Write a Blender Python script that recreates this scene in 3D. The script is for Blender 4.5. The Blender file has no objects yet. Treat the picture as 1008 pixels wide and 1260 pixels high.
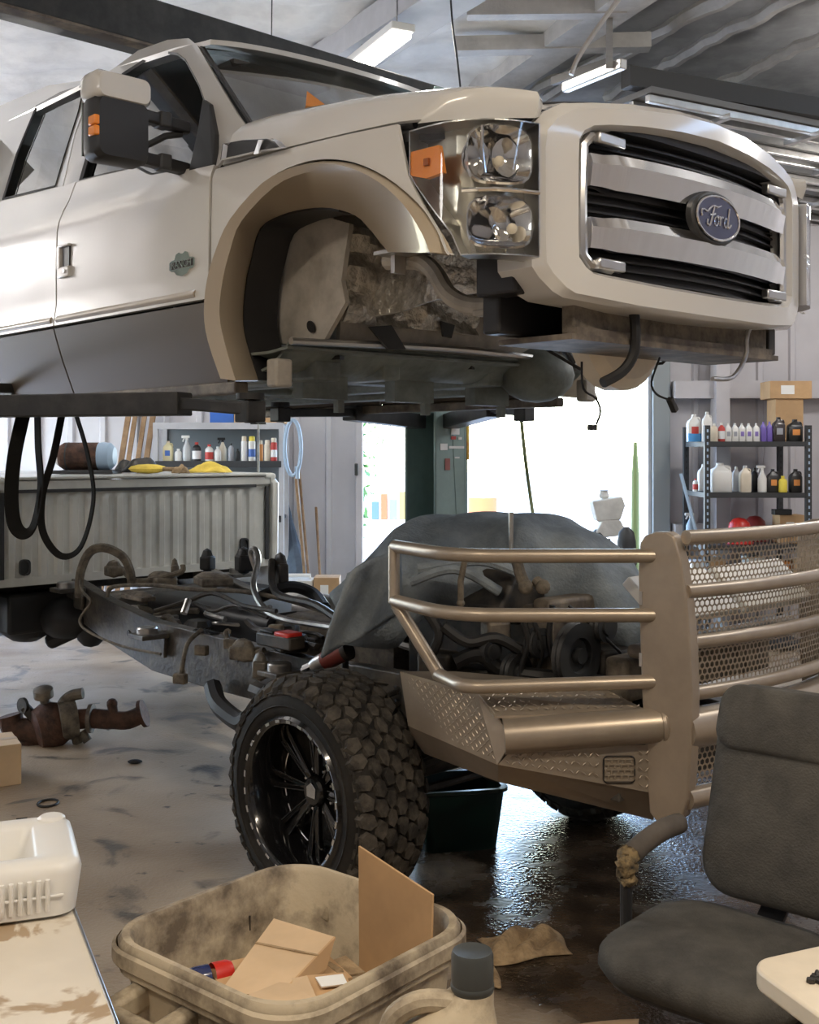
import bpy, bmesh, math, random
from mathutils import Vector, Matrix
random.seed(7)
S = bpy.context.scene
COL = S.collection

# ------------------------------------------------------------------ camera
FPX, CAMH, HORY = 1400.0, 1.8, 555.0          # focal length in px of the 1008x1260 frame, eye height, horizon row
cam = bpy.data.cameras.new('camera')
cam_o = bpy.data.objects.new('camera', cam); COL.objects.link(cam_o)
cam_o.location = (0, 0, CAMH); cam_o.rotation_euler = (math.pi/2, 0, 0)
cam.sensor_fit = 'VERTICAL'; cam.sensor_height = 36; cam.lens = FPX*36/1260
cam.shift_y = (HORY-630)/1260
cam.clip_start = 0.05; cam.clip_end = 300
S.camera = cam_o

# ------------------------------------------------------------------ sky, sun, large lights, exposure
w = bpy.data.worlds.new('world'); S.world = w; w.use_nodes = True
wn = w.node_tree.nodes; wl = w.node_tree.links; wn.clear()
wo = wn.new('ShaderNodeOutputWorld'); wb = wn.new('ShaderNodeBackground'); sk = wn.new('ShaderNodeTexSky')
sk.sky_type = 'NISHITA'; sk.sun_disc = False; sk.sun_elevation = math.radians(52); sk.sun_rotation = math.radians(200)
sk.air_density = 1.0; sk.dust_density = 0.6
wb.inputs['Strength'].default_value = 2.0
wl.new(sk.outputs[0], wb.inputs['Color']); wl.new(wb.outputs[0], wo.inputs['Surface'])
def sun(energy, az, el):
    l = bpy.data.lights.new('sun', 'SUN'); l.energy = energy; l.angle = math.radians(.6); l.color = (1, .96, .9)
    o = bpy.data.objects.new('sun', l); COL.objects.link(o); o.rotation_euler = (math.radians(90-el), 0, math.radians(az))
sun(9.0, -25, 50)
def area(name, loc, size, power, color, rot=(0, 0, 0)):
    l = bpy.data.lights.new(name, 'AREA'); l.shape = 'RECTANGLE'; l.size, l.size_y = size; l.energy = power; l.color = color
    o = bpy.data.objects.new(name, l); COL.objects.link(o); o.location = loc; o.rotation_euler = rot
WARM = (1, .86, .68)
area('shop_lamp_light', (1.7, .6, 4.2), (1.3, .35), 100, WARM)
area('shop_lamp_light', (-1.9, .2, 4.2), (1.3, .35), 72, WARM)
def bulb(loc, power, color):  # added point light without any fixture
    l = bpy.data.lights.new('added_fill_light', 'POINT'); l.energy = power; l.color = color; l.shadow_soft_size = .25
    o = bpy.data.objects.new('added_fill_light', l); COL.objects.link(o); o.location = loc
for p, e in (((-4.6, 1.6, 3.7), 32), ((-5.5, 7.2, 3.5), 110), ((3.6, 5.0, 3.9), 75), ((4.2, 8.6, 3.9), 115)): bulb(p, e, (1, .96, .91))  # unseen fill points, added to brighten the roof lining and back of the room
S.view_settings.view_transform = 'Standard'; S.view_settings.look = 'None'
S.view_settings.exposure = 0.14; S.view_settings.gamma = 1.0; S.view_settings.use_curve_mapping = False

# ------------------------------------------------------------------ helpers
PI = math.pi
def cyc(x): return x
def mat(name, col, rough=.5, metal=0, var=.0, vscale=6, bump=0, bscale=40, coat=0, spec=.5, col2=None, thr=(.4, .65), rvar=0, emit=0, detail=4):
    m = bpy.data.materials.new(name); m.use_nodes = True
    nt = m.node_tree; n = nt.nodes; l = nt.links; b = n['Principled BSDF']
    b.inputs['Roughness'].default_value = rough; b.inputs['Metallic'].default_value = metal
    b.inputs['Specular IOR Level'].default_value = spec
    b.inputs['Coat Weight'].default_value = coat; b.inputs['Coat Roughness'].default_value = .06
    c = (*col, 1)
    tc = n.new('ShaderNodeTexCoord')
    if var > 0 or col2:
        t = n.new('ShaderNodeTexNoise'); t.inputs['Scale'].default_value = vscale; t.inputs['Detail'].default_value = detail
        t.inputs['Roughness'].default_value = .65
        l.new(tc.outputs['Object'], t.inputs['Vector'])
        r = n.new('ShaderNodeValToRGB'); r.color_ramp.elements[0].position = thr[0]; r.color_ramp.elements[1].position = thr[1]
        if col2: r.color_ramp.elements[0].color = c; r.color_ramp.elements[1].color = (*col2, 1)
        else:
            r.color_ramp.elements[0].color = (*[x*(1-var) for x in col], 1)
            r.color_ramp.elements[1].color = (*[min(1, x*(1+var)) for x in col], 1)
        l.new(t.outputs['Fac'], r.inputs['Fac']); l.new(r.outputs['Color'], b.inputs['Base Color'])
        if rvar:
            mr = n.new('ShaderNodeMapRange'); mr.inputs[1].default_value = .3; mr.inputs[2].default_value = .7
            mr.inputs[3].default_value = max(.02, rough-rvar); mr.inputs[4].default_value = min(1, rough+rvar)
            l.new(t.outputs['Fac'], mr.inputs[0]); l.new(mr.outputs[0], b.inputs['Roughness'])
    else: b.inputs['Base Color'].default_value = c
    if bump:
        t2 = n.new('ShaderNodeTexNoise'); t2.inputs['Scale'].default_value = bscale; t2.inputs['Detail'].default_value = 3
        l.new(tc.outputs['Object'], t2.inputs['Vector'])
        bp = n.new('ShaderNodeBump'); bp.inputs['Strength'].default_value = bump; bp.inputs['Distance'].default_value = .02
        l.new(t2.outputs['Fac'], bp.inputs['Height']); l.new(bp.outputs['Normal'], b.inputs['Normal'])
    if emit:
        b.inputs['Emission Color'].default_value = c; b.inputs['Emission Strength'].default_value = emit
    return m
def glass(name, tint, refl_rough=.02, ior=1.5, boost=1.0):
    m = bpy.data.materials.new(name); m.use_nodes = True
    n = m.node_tree.nodes; l = m.node_tree.links; n.clear()
    o = n.new('ShaderNodeOutputMaterial'); mx = n.new('ShaderNodeMixShader'); tr = n.new('ShaderNodeBsdfTransparent')
    gl = n.new('ShaderNodeBsdfGlossy'); lw = n.new('ShaderNodeLayerWeight'); pw_ = n.new('ShaderNodeMath'); pw_.operation = 'POWER'; pw_.inputs[1].default_value = 4.0
    fr = n.new('ShaderNodeMath'); fr.operation = 'MULTIPLY_ADD'; fr.inputs[1].default_value = .9; fr.inputs[2].default_value = .05; l.new(lw.outputs['Facing'], pw_.inputs[0]); l.new(pw_.outputs[0], fr.inputs[0])
    tr.inputs['Color'].default_value = (*tint, 1); gl.inputs['Roughness'].default_value = refl_rough
    ml = n.new('ShaderNodeMath'); ml.operation = 'MULTIPLY'; ml.inputs[1].default_value = boost; ml.use_clamp = True
    l.new(fr.outputs[0], ml.inputs[0]); l.new(ml.outputs[0], mx.inputs[0])
    l.new(tr.outputs[0], mx.inputs[1]); l.new(gl.outputs[0], mx.inputs[2]); l.new(mx.outputs[0], o.inputs[0])
    return m

def tag(o, label=None, cat=None, group=None, kind=None):
    if label: o['label'] = label
    if cat: o['category'] = cat
    if group: o['group'] = group
    if kind: o['kind'] = kind
    return o
def thing(name, label, cat, loc=(0, 0, 0), rz=0, group=None):
    o = bpy.data.objects.new(name, None); COL.objects.link(o); o.empty_display_size = .1
    o.location = loc; o.rotation_euler = (0, 0, rz)
    return tag(o, label, cat, group)
def copy_tree(o, parent=None):
    c = o.copy(); COL.objects.link(c)
    if parent: c.parent = parent
    for ch in list(o.children): copy_tree(ch, c)
    return c

class MB:
    """collects shapes; build() links them as ONE mesh object"""
    def __init__(s): s.v = []; s.f = []; s.m = []; s.mi = 0
    def add(s, vs, fs):
        k = len(s.v); s.v += [tuple(v) for v in vs]; s.f += [tuple(i+k for i in f) for f in fs]; s.m += [s.mi]*len(fs); return s
    def box(s, c, d, r=None):
        x, y, z = [q/2 for q in d]
        vs = [Vector((i*x, j*y, k*z)) for i in (-1, 1) for j in (-1, 1) for k in (-1, 1)]
        if r is not None:
            M = r if isinstance(r, Matrix) else Matrix.Rotation(r, 3, 'Z')
            vs = [M @ v for v in vs]
        c = Vector(c)
        return s.add([v+c for v in vs], [(0, 1, 3, 2), (4, 6, 7, 5), (0, 4, 5, 1), (2, 3, 7, 6), (0, 2, 6, 4), (1, 5, 7, 3)])
    def beam(s, a, b, wd, ht, up=(0, 0, 1)):
        """rectangular bar from a to b, wd across, ht along up"""
        a, b = Vector(a), Vector(b); d = (b-a).normalized(); u = Vector(up); sd = d.cross(u).normalized(); u = sd.cross(d)
        vs = [p+sd*i*wd/2+u*j*ht/2 for p in (a, b) for i, j in ((-1, -1), (1, -1), (1, 1), (-1, 1))]
        return s.add(vs, [(3, 2, 1, 0), (4, 5, 6, 7)]+[(i, (i+1) % 4, (i+1) % 4+4, i+4) for i in range(4)])
    def tube(s, pts, r, n=10, closed=False, caps=True, flat=1.0):
        P = [Vector(p) for p in pts]; N = len(P); rr = r if isinstance(r, (list, tuple)) else [r]*N
        vs = []; prev = None
        for i in range(N):
            if closed: d = (P[(i+1) % N]-P[i-1])
            else: d = (P[min(i+1, N-1)]-P[max(i-1, 0)])
            d.normalize()
            if prev is None:
                a = Vector((0, 0, 1)) if abs(d.z) < .9 else Vector((1, 0, 0))
                u = d.cross(a).normalized()
            else:
                u = prev-d*prev.dot(d)
                u = u.normalized() if u.length > 1e-6 else d.orthogonal().normalized()
            prev = u; q = d.cross(u)
            k = 1.0
            if 0 < i < N-1:
                c = (P[i]-P[i-1]).normalized().dot((P[i+1]-P[i]).normalized()); k = 1/max(.5, math.sqrt(max(.01, (1+c)/2)))
            for j in range(n):
                t = 2*PI*j/n; vs.append(P[i]+(u*math.cos(t)*rr[i]+q*math.sin(t)*rr[i]*flat)*min(k, 1.4))
        fs = []
        for i in range(N if closed else N-1):
            a, b = i*n, ((i+1) % N)*n
            fs += [(a+j, a+(j+1) % n, b+(j+1) % n, b+j) for j in range(n)]
        if caps and not closed: fs += [tuple(range(n-1, -1, -1)), tuple((N-1)*n+j for j in range(n))]
        return s.add(vs, fs)
    def lathe(s, prof, c=(0, 0, 0), axis=(0, 0, 1), n=20, cap=True, sx=1.0):
        """prof: list of (radius, height along axis)"""
        ax = Vector(axis).normalized(); u = ax.orthogonal().normalized(); q = ax.cross(u); c = Vector(c)
        if abs(ax.z) > .99: u, q = Vector((1, 0, 0)), Vector((0, 1, 0))
        vs = [c+ax*h+(u*math.cos(2*PI*j/n)*sx+q*math.sin(2*PI*j/n))*r for r, h in prof for j in range(n)]
        fs = [(i*n+j, i*n+(j+1) % n, (i+1)*n+(j+1) % n, (i+1)*n+j) for i in range(len(prof)-1) for j in range(n)]
        if cap:
            if prof[0][0] > 1e-4: fs.append(tuple(range(n-1, -1, -1)))
            if prof[-1][0] > 1e-4: fs.append(tuple((len(prof)-1)*n+j for j in range(n)))
        return s.add(vs, fs)
    def prism(s, poly, d):
        """poly: 3D points of a flat outline, extruded by vector d"""
        d = Vector(d); P = [Vector(p) for p in poly]; n = len(P)
        return s.add(P+[p+d for p in P], [tuple(range(n-1, -1, -1)), tuple(range(n, 2*n))]+[(i, (i+1) % n, (i+1) % n+n, i+n) for i in range(n)])
    def loft(s, loops, closed=True, cap0=False, cap1=False):
        n = len(loops[0]); vs = [p for L in loops for p in L]; fs = []
        for i in range(len(loops)-1):
            for j in range(n if closed else n-1):
                fs.append((i*n+j, i*n+(j+1) % n, (i+1)*n+(j+1) % n, (i+1)*n+j))
        if cap0: fs.append(tuple(range(n-1, -1, -1)))
        if cap1: fs.append(tuple((len(loops)-1)*n+j for j in range(n)))
        return s.add(vs, fs)
    def grid(s, fn, nu, nv):
        vs = [fn(i/nu, j/nv) for i in range(nu+1) for j in range(nv+1)]; k = nv+1
        return s.add(vs, [(i*k+j, (i+1)*k+j, (i+1)*k+j+1, i*k+j+1) for i in range(nu) for j in range(nv)])
    def ball(s, c, r, n=12, sq=(1, 1, 1)):
        m = n//2; vs = []; c = Vector(c)
        prof = [(max(1e-5, math.sin(PI*i/m)), -math.cos(PI*i/m)) for i in range(m+1)]
        vs = [c+Vector((a*math.cos(2*PI*j/n)*r*sq[0], a*math.sin(2*PI*j/n)*r*sq[1], b*r*sq[2])) for a, b in prof for j in range(n)]
        return s.add(vs, [(i*n+j, i*n+(j+1) % n, (i+1)*n+(j+1) % n, (i+1)*n+j) for i in range(m) for j in range(n)])
    def build(s, name, mats, parent=None, smooth=True, bevel=0, solid=0, sub=0, angle=35, dz=0, bseg=2, soff=-1):
        me = bpy.data.meshes.new(name)
        me.from_pydata([(x, y, z+dz) for x, y, z in s.v], [], s.f)
        for m in (mats if isinstance(mats, (list, tuple)) else [mats]): me.materials.append(m)
        if any(s.m): me.polygons.foreach_set('material_index', s.m)
        bm = bmesh.new(); bm.from_mesh(me)
        bmesh.ops.remove_doubles(bm, verts=bm.verts, dist=1e-5)
        bmesh.ops.recalc_face_normals(bm, faces=bm.faces)
        if smooth:
            for f in bm.faces: f.smooth = True
            for e in bm.edges:
                if len(e.link_faces) == 2 and e.calc_face_angle(0) > math.radians(angle): e.smooth = False
        bm.to_mesh(me); bm.free(); me.update()
        o = bpy.data.objects.new(name, me); COL.objects.link(o)
        if parent: o.parent = parent
        if solid: md = o.modifiers.new('solid', 'SOLIDIFY'); md.thickness = solid; md.offset = soff
        if solid and smooth and angle < 90: md = o.modifiers.new('split', 'EDGE_SPLIT'); md.split_angle = math.radians(angle); md.use_edge_sharp = False
        if bevel: md = o.modifiers.new('bevel', 'BEVEL'); md.width = bevel; md.segments = bseg; md.limit_method = 'ANGLE'; md.angle_limit = math.radians(40)
        if sub: md = o.modifiers.new('sub', 'SUBSURF'); md.levels = sub; md.render_levels = sub
        return o
def rrect(hx, hy, r, n=5, cx=0, cy=0):
    """rounded rectangle outline, counter-clockwise (2D)"""
    out = []
    for sx, sy, a0 in ((1, 1, 0), (-1, 1, 90), (-1, -1, 180), (1, -1, 270)):
        for i in range(n+1):
            a = math.radians(a0+90*i/n); out.append((cx+sx*(hx-r)+r*math.cos(a), cy+sy*(hy-r)+r*math.sin(a)))
    return out
def smooth_path(pts, k=4, closed=False):
    """Catmull-Rom through the points"""
    P = [Vector(p) for p in pts]; n = len(P); out = []
    for i in range(n if closed else n-1):
        if closed: p0, p1, p2, p3 = P[i-1], P[i], P[(i+1) % n], P[(i+2) % n]
        else: p0, p1, p2, p3 = P[max(i-1, 0)], P[i], P[i+1], P[min(i+2, n-1)]
        for j in range(k):
            t = j/k; out.append(.5*((2*p1)+(p2-p0)*t+(2*p0-5*p1+4*p2-p3)*t*t+(3*p1-p0-3*p2+p3)*t**3))
    if not closed: out.append(P[-1])
    return out
def lerp(a, b, t): return a+(b-a)*t
def interp(x, pts):
    if x <= pts[0][0]: return pts[0][1]
    for (x0, y0), (x1, y1) in zip(pts, pts[1:]):
        if x <= x1: return y0+(y1-y0)*(x-x0)/(x1-x0) if x1 > x0 else y1
    return pts[-1][1]
# survey helpers: photo measurements turned into metric positions on a known plane
def atY(px, py, Y): return Vector(((px-504)/FPX*Y, Y, CAMH+(HORY-py)/FPX*Y))
def atZ(px, py, z=0): return atY(px, py, FPX*(CAMH-z)/(py-HORY))
TA = math.radians(-47); TF = Vector((math.cos(TA), math.sin(TA))); TR = Vector((-TF.y, TF.x))
CAB = Vector((.46, 4.30)); CHA = Vector((.275, 5.08))     # front-axle centres of the raised cab and of the chassis on the floor
def onside(px, py, y, O):
    rx, rz = (px-504)/FPX, (HORY-py)/FPX
    t = (y+O.dot(TR))/(rx*TR.x+TR.y); p = Vector((t*rx, t))-O
    return p.dot(TF), CAMH+t*rz
def onfront(px, py, x, O):
    rx, rz = (px-504)/FPX, (HORY-py)/FPX
    t = (x+O.dot(TF))/(rx*TF.x+TF.y); p = Vector((t*rx, t))-O
    return p.dot(TR), CAMH+t*rz
def loc2(X, Y, O):
    p = Vector((X, Y))-O; return p.dot(TF), p.dot(TR)
def tw(x, y, z, O): p = O+TF*x+TR*y; return Vector((p.x, p.y, z))

# ------------------------------------------------------------------ materials
M = {}
M['paint'] = mat('pearl_white_paint', (.68, .67, .645), .22, 0, coat=.8)
M['adobe'] = mat('adobe_paint', (.40, .335, .25), .35, .1, coat=.4)
M['adobe_refl'] = mat('adobe_floor_reflection', (.12, .092, .066), .40, .1, coat=.25)  # tan adobe darkened: reflection of the dark floor put into the colour
M['black_plastic'] = mat('black_plastic', (.018, .018, .02), .45)
M['rubber'] = mat('black_rubber', (.012, .012, .013), .6)
M['sidewall'] = mat('tyre_sidewall_rubber', (.016, .015, .014), .8, col2=(.04, .034, .028), vscale=5, thr=(.45, .75), bump=.1, spec=.25)
M['tread'] = mat('dusty_tyre_rubber', (.026, .024, .022), .9, var=.6, col2=(.115, .10, .082), vscale=9, thr=(.40, .72), bump=.3, bscale=60, spec=.25)
M['chrome'] = mat('chrome', (.82, .82, .83), .09, 1)
M['brushed'] = mat('dull_chrome', (.6, .6, .6), .28, 1)
M['steel'] = mat('bare_steel', (.42, .41, .40), .35, .9, var=.3)
M['dirty_steel'] = mat('dirty_steel', (.12, .10, .085), .6, .4, col2=(.26, .22, .17), vscale=9)
M['frame'] = mat('dusty_black_frame', (.05, .048, .046), .38, .2, col2=(.19, .165, .13), vscale=5, thr=(.42, .8), bump=.15)
M['grime'] = mat('oily_black_parts', (.018, .017, .016), .5, .1, col2=(.06, .05, .04), vscale=12)
M['dust'] = mat('dusty_metal', (.20, .17, .13), .8, .1, col2=(.08, .068, .055), vscale=14, bump=.2)
M['rust'] = mat('rusty_brown', (.12, .06, .04), .8, .2, col2=(.05, .03, .022), vscale=16, bump=.3)
M['bronze'] = mat('bronze_metallic_paint', (.40, .335, .265), .36, .55, var=.08, vscale=5)
M['bronze_mesh'] = mat('bronze_painted_mesh', (.36, .30, .23), .45, .5)
M['primer'] = mat('dirty_body_primer', (.50, .465, .41), .6, 0, col2=(.33, .305, .265), vscale=6, bump=.1)
M['foil'] = mat('crumpled_heat_foil', (.66, .63, .58), .38, .6, col2=(.42, .40, .36), vscale=22, bump=1.0, bscale=26)
M['under'] = mat('glare_veiled_underbody', (.24, .27, .25), .6, .1, col2=(.13, .145, .135), vscale=5, bump=.1)  # grey-green lift from the doorway glare, put into the underbody colour
M['dark_grey'] = mat('dark_grey_metal', (.05, .052, .055), .5, .3)
M['glass'] = glass('tinted_glass', (.055, .065, .065), boost=1.5)
M['windshield'] = glass('windshield_glass', (.42, .47, .46), boost=1.6)
M['lens'] = glass('clear_lens', (.92, .93, .92), .03, boost=1.3)
M['amber'] = mat('amber_plastic', (.95, .30, .03), .25, 0, coat=.4)
M['blue_badge'] = mat('navy_enamel', (.02, .03, .11), .2, 0, coat=1)
M['post'] = mat('teal_glare_enamel', (.27, .37, .345), .45, 0, var=.08, coat=.1)  # pale teal tint: doorway glare veil put into the column colour
M['arm'] = mat('black_lift_enamel', (.02, .022, .024), .4, .1, col2=(.045, .045, .045), vscale=8)
M['wall'] = mat('wall_sheet', (.55, .53, .55), .5, .0, var=.05, vscale=1.5)
M['wall_w'] = mat('white_wall_sheet', (.66, .65, .68), .5, 0, var=.05, vscale=1.5)
M['trim'] = mat('grey_trim', (.50, .50, .52), .5, 0, var=.06)
M['insul'] = mat('white_scrim', (.86, .845, .82), .38, .0, vscale=3, bump=.35, bscale=9, col2=(.70, .685, .665))
M['roof_dark'] = mat('grey_roof_sheet', (.34, .34, .345), .6, .1, var=.2, vscale=2, bump=.2, bscale=6)
M['purlin'] = mat('pale_purlin', (.52, .50, .48), .5, .1, var=.12, vscale=4, bump=.4, bscale=14)
M['darkbeam'] = mat('dark_roof_steel', (.045, .042, .04), .5, .3)
M['track'] = mat('galvanised_track', (.62, .60, .57), .3, .9, var=.1)
M['card'] = mat('brown_cardboard', (.52, .33, .17), .8, 0, var=.1, vscale=4)
M['card_l'] = mat('pale_cardboard', (.62, .45, .28), .8, 0, var=.08, vscale=4)
M['white'] = mat('white_plastic', (.80, .79, .76), .35)
M['cream'] = mat('cream_plastic', (.78, .69, .55), .4, 0, var=.06, vscale=5)
M['bin'] = mat('dirty_beige_plastic', (.50, .42, .30), .6, 0, col2=(.13, .10, .07), vscale=6.0, thr=(.43, .64), bump=.1, detail=7)
M['chair'] = mat('charcoal_upholstery', (.062, .060, .057), .95, 0, col2=(.115, .110, .10), vscale=9, thr=(.3, .75), bump=.25, bscale=160, spec=.15, detail=6)
M['blanket'] = mat('glare_lifted_blanket', (.17, .20, .23), .9, 0, col2=(.27, .31, .34), vscale=5, bump=.3, bscale=90, spec=.2)  # blue-grey raised, veiling glare of the doorway put into the cloth colour
M['wood'] = mat('brown_board', (.33, .20, .10), .6, 0, col2=(.20, .11, .05), vscale=7)
M['label'] = mat('white_label', (.82, .82, .80), .6)
M['red'] = mat('red_plastic', (.55, .03, .02), .35)
M['blue'] = mat('blue_plastic', (.05, .16, .55), .4)
M['lblue'] = mat('pale_blue_plastic', (.36, .48, .62), .45)
M['yellow'] = mat('yellow_cloth', (.82, .60, .10), .85, var=.12, bump=.3)
M['purple'] = mat('purple_plastic', (.18, .12, .45), .4)
M['tan'] = mat('tan_rag', (.42, .30, .17), .95, 0, col2=(.22, .15, .085), vscale=14, bump=.5, bscale=50)
M['orange'] = mat('orange_plastic', (.75, .28, .06), .5)
M['grey_cap'] = mat('dark_grey_cap', (.05, .055, .055), .45)
M['bed'] = mat('bed_paint_dusty', (.62, .62, .58), .42, 0, var=.12, vscale=2.5, coat=.3)
M['webbing'] = mat('black_webbing', (.012, .012, .012), .95, spec=.1)
M['leaf'] = mat('green_leaf', (.08, .2, .04), .6, var=.4)
M['concrete_out'] = mat('sunlit_gravel', (.58, .56, .52), .9, 0, var=.1, vscale=2)
M['table'] = None
def stain_mat(name, base, spots, rough=.4):
    m = mat(name, base, rough, 0, var=.05, vscale=3)
    n = m.node_tree.nodes; l = m.node_tree.links; b = n['Principled BSDF']
    src = b.inputs['Base Color'].links[0].from_socket; tc = [q for q in n if q.type == 'TEX_COORD'][0]
    t = n.new('ShaderNodeTexNoise'); t.inputs['Scale'].default_value = 5.5; t.inputs['Detail'].default_value = 5; t.inputs['Distortion'].default_value = .6
    l.new(tc.outputs['Object'], t.inputs['Vector'])
    r = n.new('ShaderNodeValToRGB'); r.color_ramp.elements[0].position = .59; r.color_ramp.elements[1].position = .63
    l.new(t.outputs['Fac'], r.inputs['Fac'])
    mx = n.new('ShaderNodeMixRGB'); l.new(r.outputs[0], mx.inputs[0]); l.new(src, mx.inputs[1]); mx.inputs[2].default_value = (*spots, 1)
    l.new(mx.outputs[0], b.inputs['Base Color'])
    return m
M['table'] = stain_mat('stained_table_top', (.74, .68, .58), (.42, .31, .20))

def floor_mat():
    m = bpy.data.materials.new('oil_stained_concrete'); m.use_nodes = True
    nt = m.node_tree; n = nt.nodes; l = nt.links; b = n['Principled BSDF']
    tc = n.new('ShaderNodeTexCoord')
    def noise(sc, det=5, dist=0):
        t = n.new('ShaderNodeTexNoise'); t.inputs['Scale'].default_value = sc; t.inputs['Detail'].default_value = det; t.inputs['Distortion'].default_value = dist
        l.new(tc.outputs['Object'], t.inputs['Vector']); return t.outputs['Fac']
    def math_(op, a, bb):
        q = n.new('ShaderNodeMath'); q.operation = op; q.use_clamp = False
        for i, x in enumerate((a, bb)):
            if isinstance(x, (int, float)): q.inputs[i].default_value = x
            else: l.new(x, q.inputs[i])
        return q.outputs[0]
    def ramp(x, p0, p1, c0=(0, 0, 0), c1=(1, 1, 1)):
        r = n.new('ShaderNodeValToRGB'); r.color_ramp.elements[0].position = p0; r.color_ramp.elements[1].position = p1
        r.color_ramp.elements[0].color = (*c0, 1); r.color_ramp.elements[1].color = (*c1, 1); l.new(x, r.inputs[0]); return r.outputs[0]
    def mix(f, a, bb):
        q = n.new('ShaderNodeMixRGB'); l.new(f, q.inputs[0])
        for i, x in ((1, a), (2, bb)):
            if isinstance(x, tuple): q.inputs[i].default_value = (*x, 1)
            else: l.new(x, q.inputs[i])
        return q.outputs[0]
    sep = n.new('ShaderNodeSeparateXYZ'); l.new(tc.outputs['Object'], sep.inputs[0])
    # spilled oil under the front bumper: an ellipse on the slab with a ragged rim
    dx = math_('DIVIDE', math_('SUBTRACT', sep.outputs[0], 1.35), 1.55); dy = math_('DIVIDE', math_('SUBTRACT', sep.outputs[1], 4.9), 2.6)
    d = math_('SQRT', math_('ADD', math_('MULTIPLY', dx, dx), math_('MULTIPLY', dy, dy)), 0)
    d = math_('ADD', d, math_('MULTIPLY', math_('SUBTRACT', noise(1.6, 6), .5), 1.1))
    oil = ramp(math_('MULTIPLY', d, .5), .40, .50, (1, 1, 1), (0, 0, 0))
    base = mix(ramp(noise(.9, 6, .4), .35, .68), (.27, .20, .135), (.48, .39, .285))
    base = mix(ramp(noise(2.6, 7, .8), .57, .66), base, (.115, .098, .08))
    base = mix(ramp(noise(11, 4), .66, .74), base, (.07, .06, .05))
    base = mix(oil, base, mix(ramp(noise(4, 6), .4, .62), (.035, .024, .016), (.085, .06, .04)))
    l.new(base, b.inputs['Base Color'])
    dry = ramp(noise(1.8, 5), .35, .7, (.30, .30, .30), (.55, .55, .55))
    wet = ramp(noise(7, 5), .45, .62, (.05, .05, .05), (.34, .34, .34))
    l.new(mix(oil, dry, wet), b.inputs['Roughness'])
    bp = n.new('ShaderNodeBump'); bp.inputs['Strength'].default_value = .3; bp.inputs['Distance'].default_value = .012
    l.new(noise(55, 3), bp.inputs['Height']); l.new(bp.outputs[0], b.inputs['Normal'])
    return m
M['floor'] = floor_mat()

# ------------------------------------------------------------------ the building
def struct(name, mb, m, **k): return tag(mb.build(name, m, **k), kind='structure')
XL, XR, Y0, YB = -6.2, 6.2, -4.5, 11.3
DX0, DX1, DH = -.46, 2.39, 3.15
struct('floor', MB().box(((XL+XR)/2, (Y0+YB)/2, -.05), (XR-XL+.4, YB-Y0+.3, .1)), M['floor'], smooth=False)
def sheet(x0, x1, z0, z1, place, pitch=.32):
    """ribbed metal sheet: place(u, depth, z) -> point"""
    pr = []; x = x0
    while x < x1-1e-6:
        for du, dp in ((0, 0), (.24, 0), (.255, .03), (.30, .03), (.315, 0)):
            if x+du < x1: pr.append((x+du, dp))
        x += pitch
    pr.append((x1, 0)); mb = MB()
    return mb.grid(lambda u, v: place(*pr[round(u*(len(pr)-1))], lerp(z0, z1, v)), len(pr)-1, 1)
def back_sheet(x0, x1, z0, z1): return sheet(x0, x1, z0, z1, lambda u, d, z: (u, YB-d, z))
CZ = 4.75
for k, a in enumerate(((XL, DX0-.06, 0, CZ), (DX1+.17, XR, 0, CZ), (DX0-.06, DX1+.17, DH, CZ))):
    struct('wall_back', back_sheet(*a), [M['wall_w'], M['wall'], M['wall_w']][k], smooth=False, solid=.05, soff=1)
struct('wall_right', sheet(Y0, YB, 0, CZ, lambda u, d, z: (XR-d, u, z)), M['wall'], smooth=False, solid=.05, soff=1)
# the left wall has a second roll-up doorway beyond the frame (its daylight lies on the floor at left)
LY0, LY1, LH = 7.9, 10.4, 3.0
for a in ((Y0, LY0, 0, CZ), (LY1, YB, 0, CZ), (LY0, LY1, LH, CZ)):
    struct('wall_left', sheet(*a, lambda u, d, z: (XL+d, u, z)), M['wall_w'], smooth=False, solid=.05, soff=1)
struct('wall_front', sheet(XL, XR, 0, CZ, lambda u, d, z: (u, Y0+d, z)), M['wall'], smooth=False, solid=.05, soff=1)
# roof lining: bright scrim over the left bay, bare grey sheet over the right bay
def ceil_edge(y): return .55+(9.4-y)*.42          # the rafter line between the two bays runs oblique to the walls
def scrim(u, v):
    y = lerp(Y0, YB, v); x = lerp(XL, ceil_edge(y), u)
    s = y*1.5
    return (x, y, CZ-.05-.07*abs(math.sin(s*PI))**.6+.02*math.sin(x*7+y*3))
struct('ceiling', MB().grid(scrim, 40, 160), M['insul'], solid=.04, soff=1)
struct('ceiling', MB().grid(lambda u, v: (lerp(XL, XR, u), lerp(Y0, YB, v), CZ+.1), 10, 10), M['roof_dark'], smooth=False, solid=.04, soff=1)
def rafter(name, a, b, wd, ht, m, z=CZ-.22):
    A, B = atZ(*a, z), atZ(*b, z); d = (B-A)
    return struct(name, MB().beam(A-d*.25, B+d*1.2, wd, ht), m, smooth=False)
rafter('trim_rafter', (585, 118), (752, 0), .26, .2, M['purlin'], CZ-.14)
rafter('trim_rafter', (408, 80), (545, -10), .34, .18, M['trim'], CZ-.18)
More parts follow.
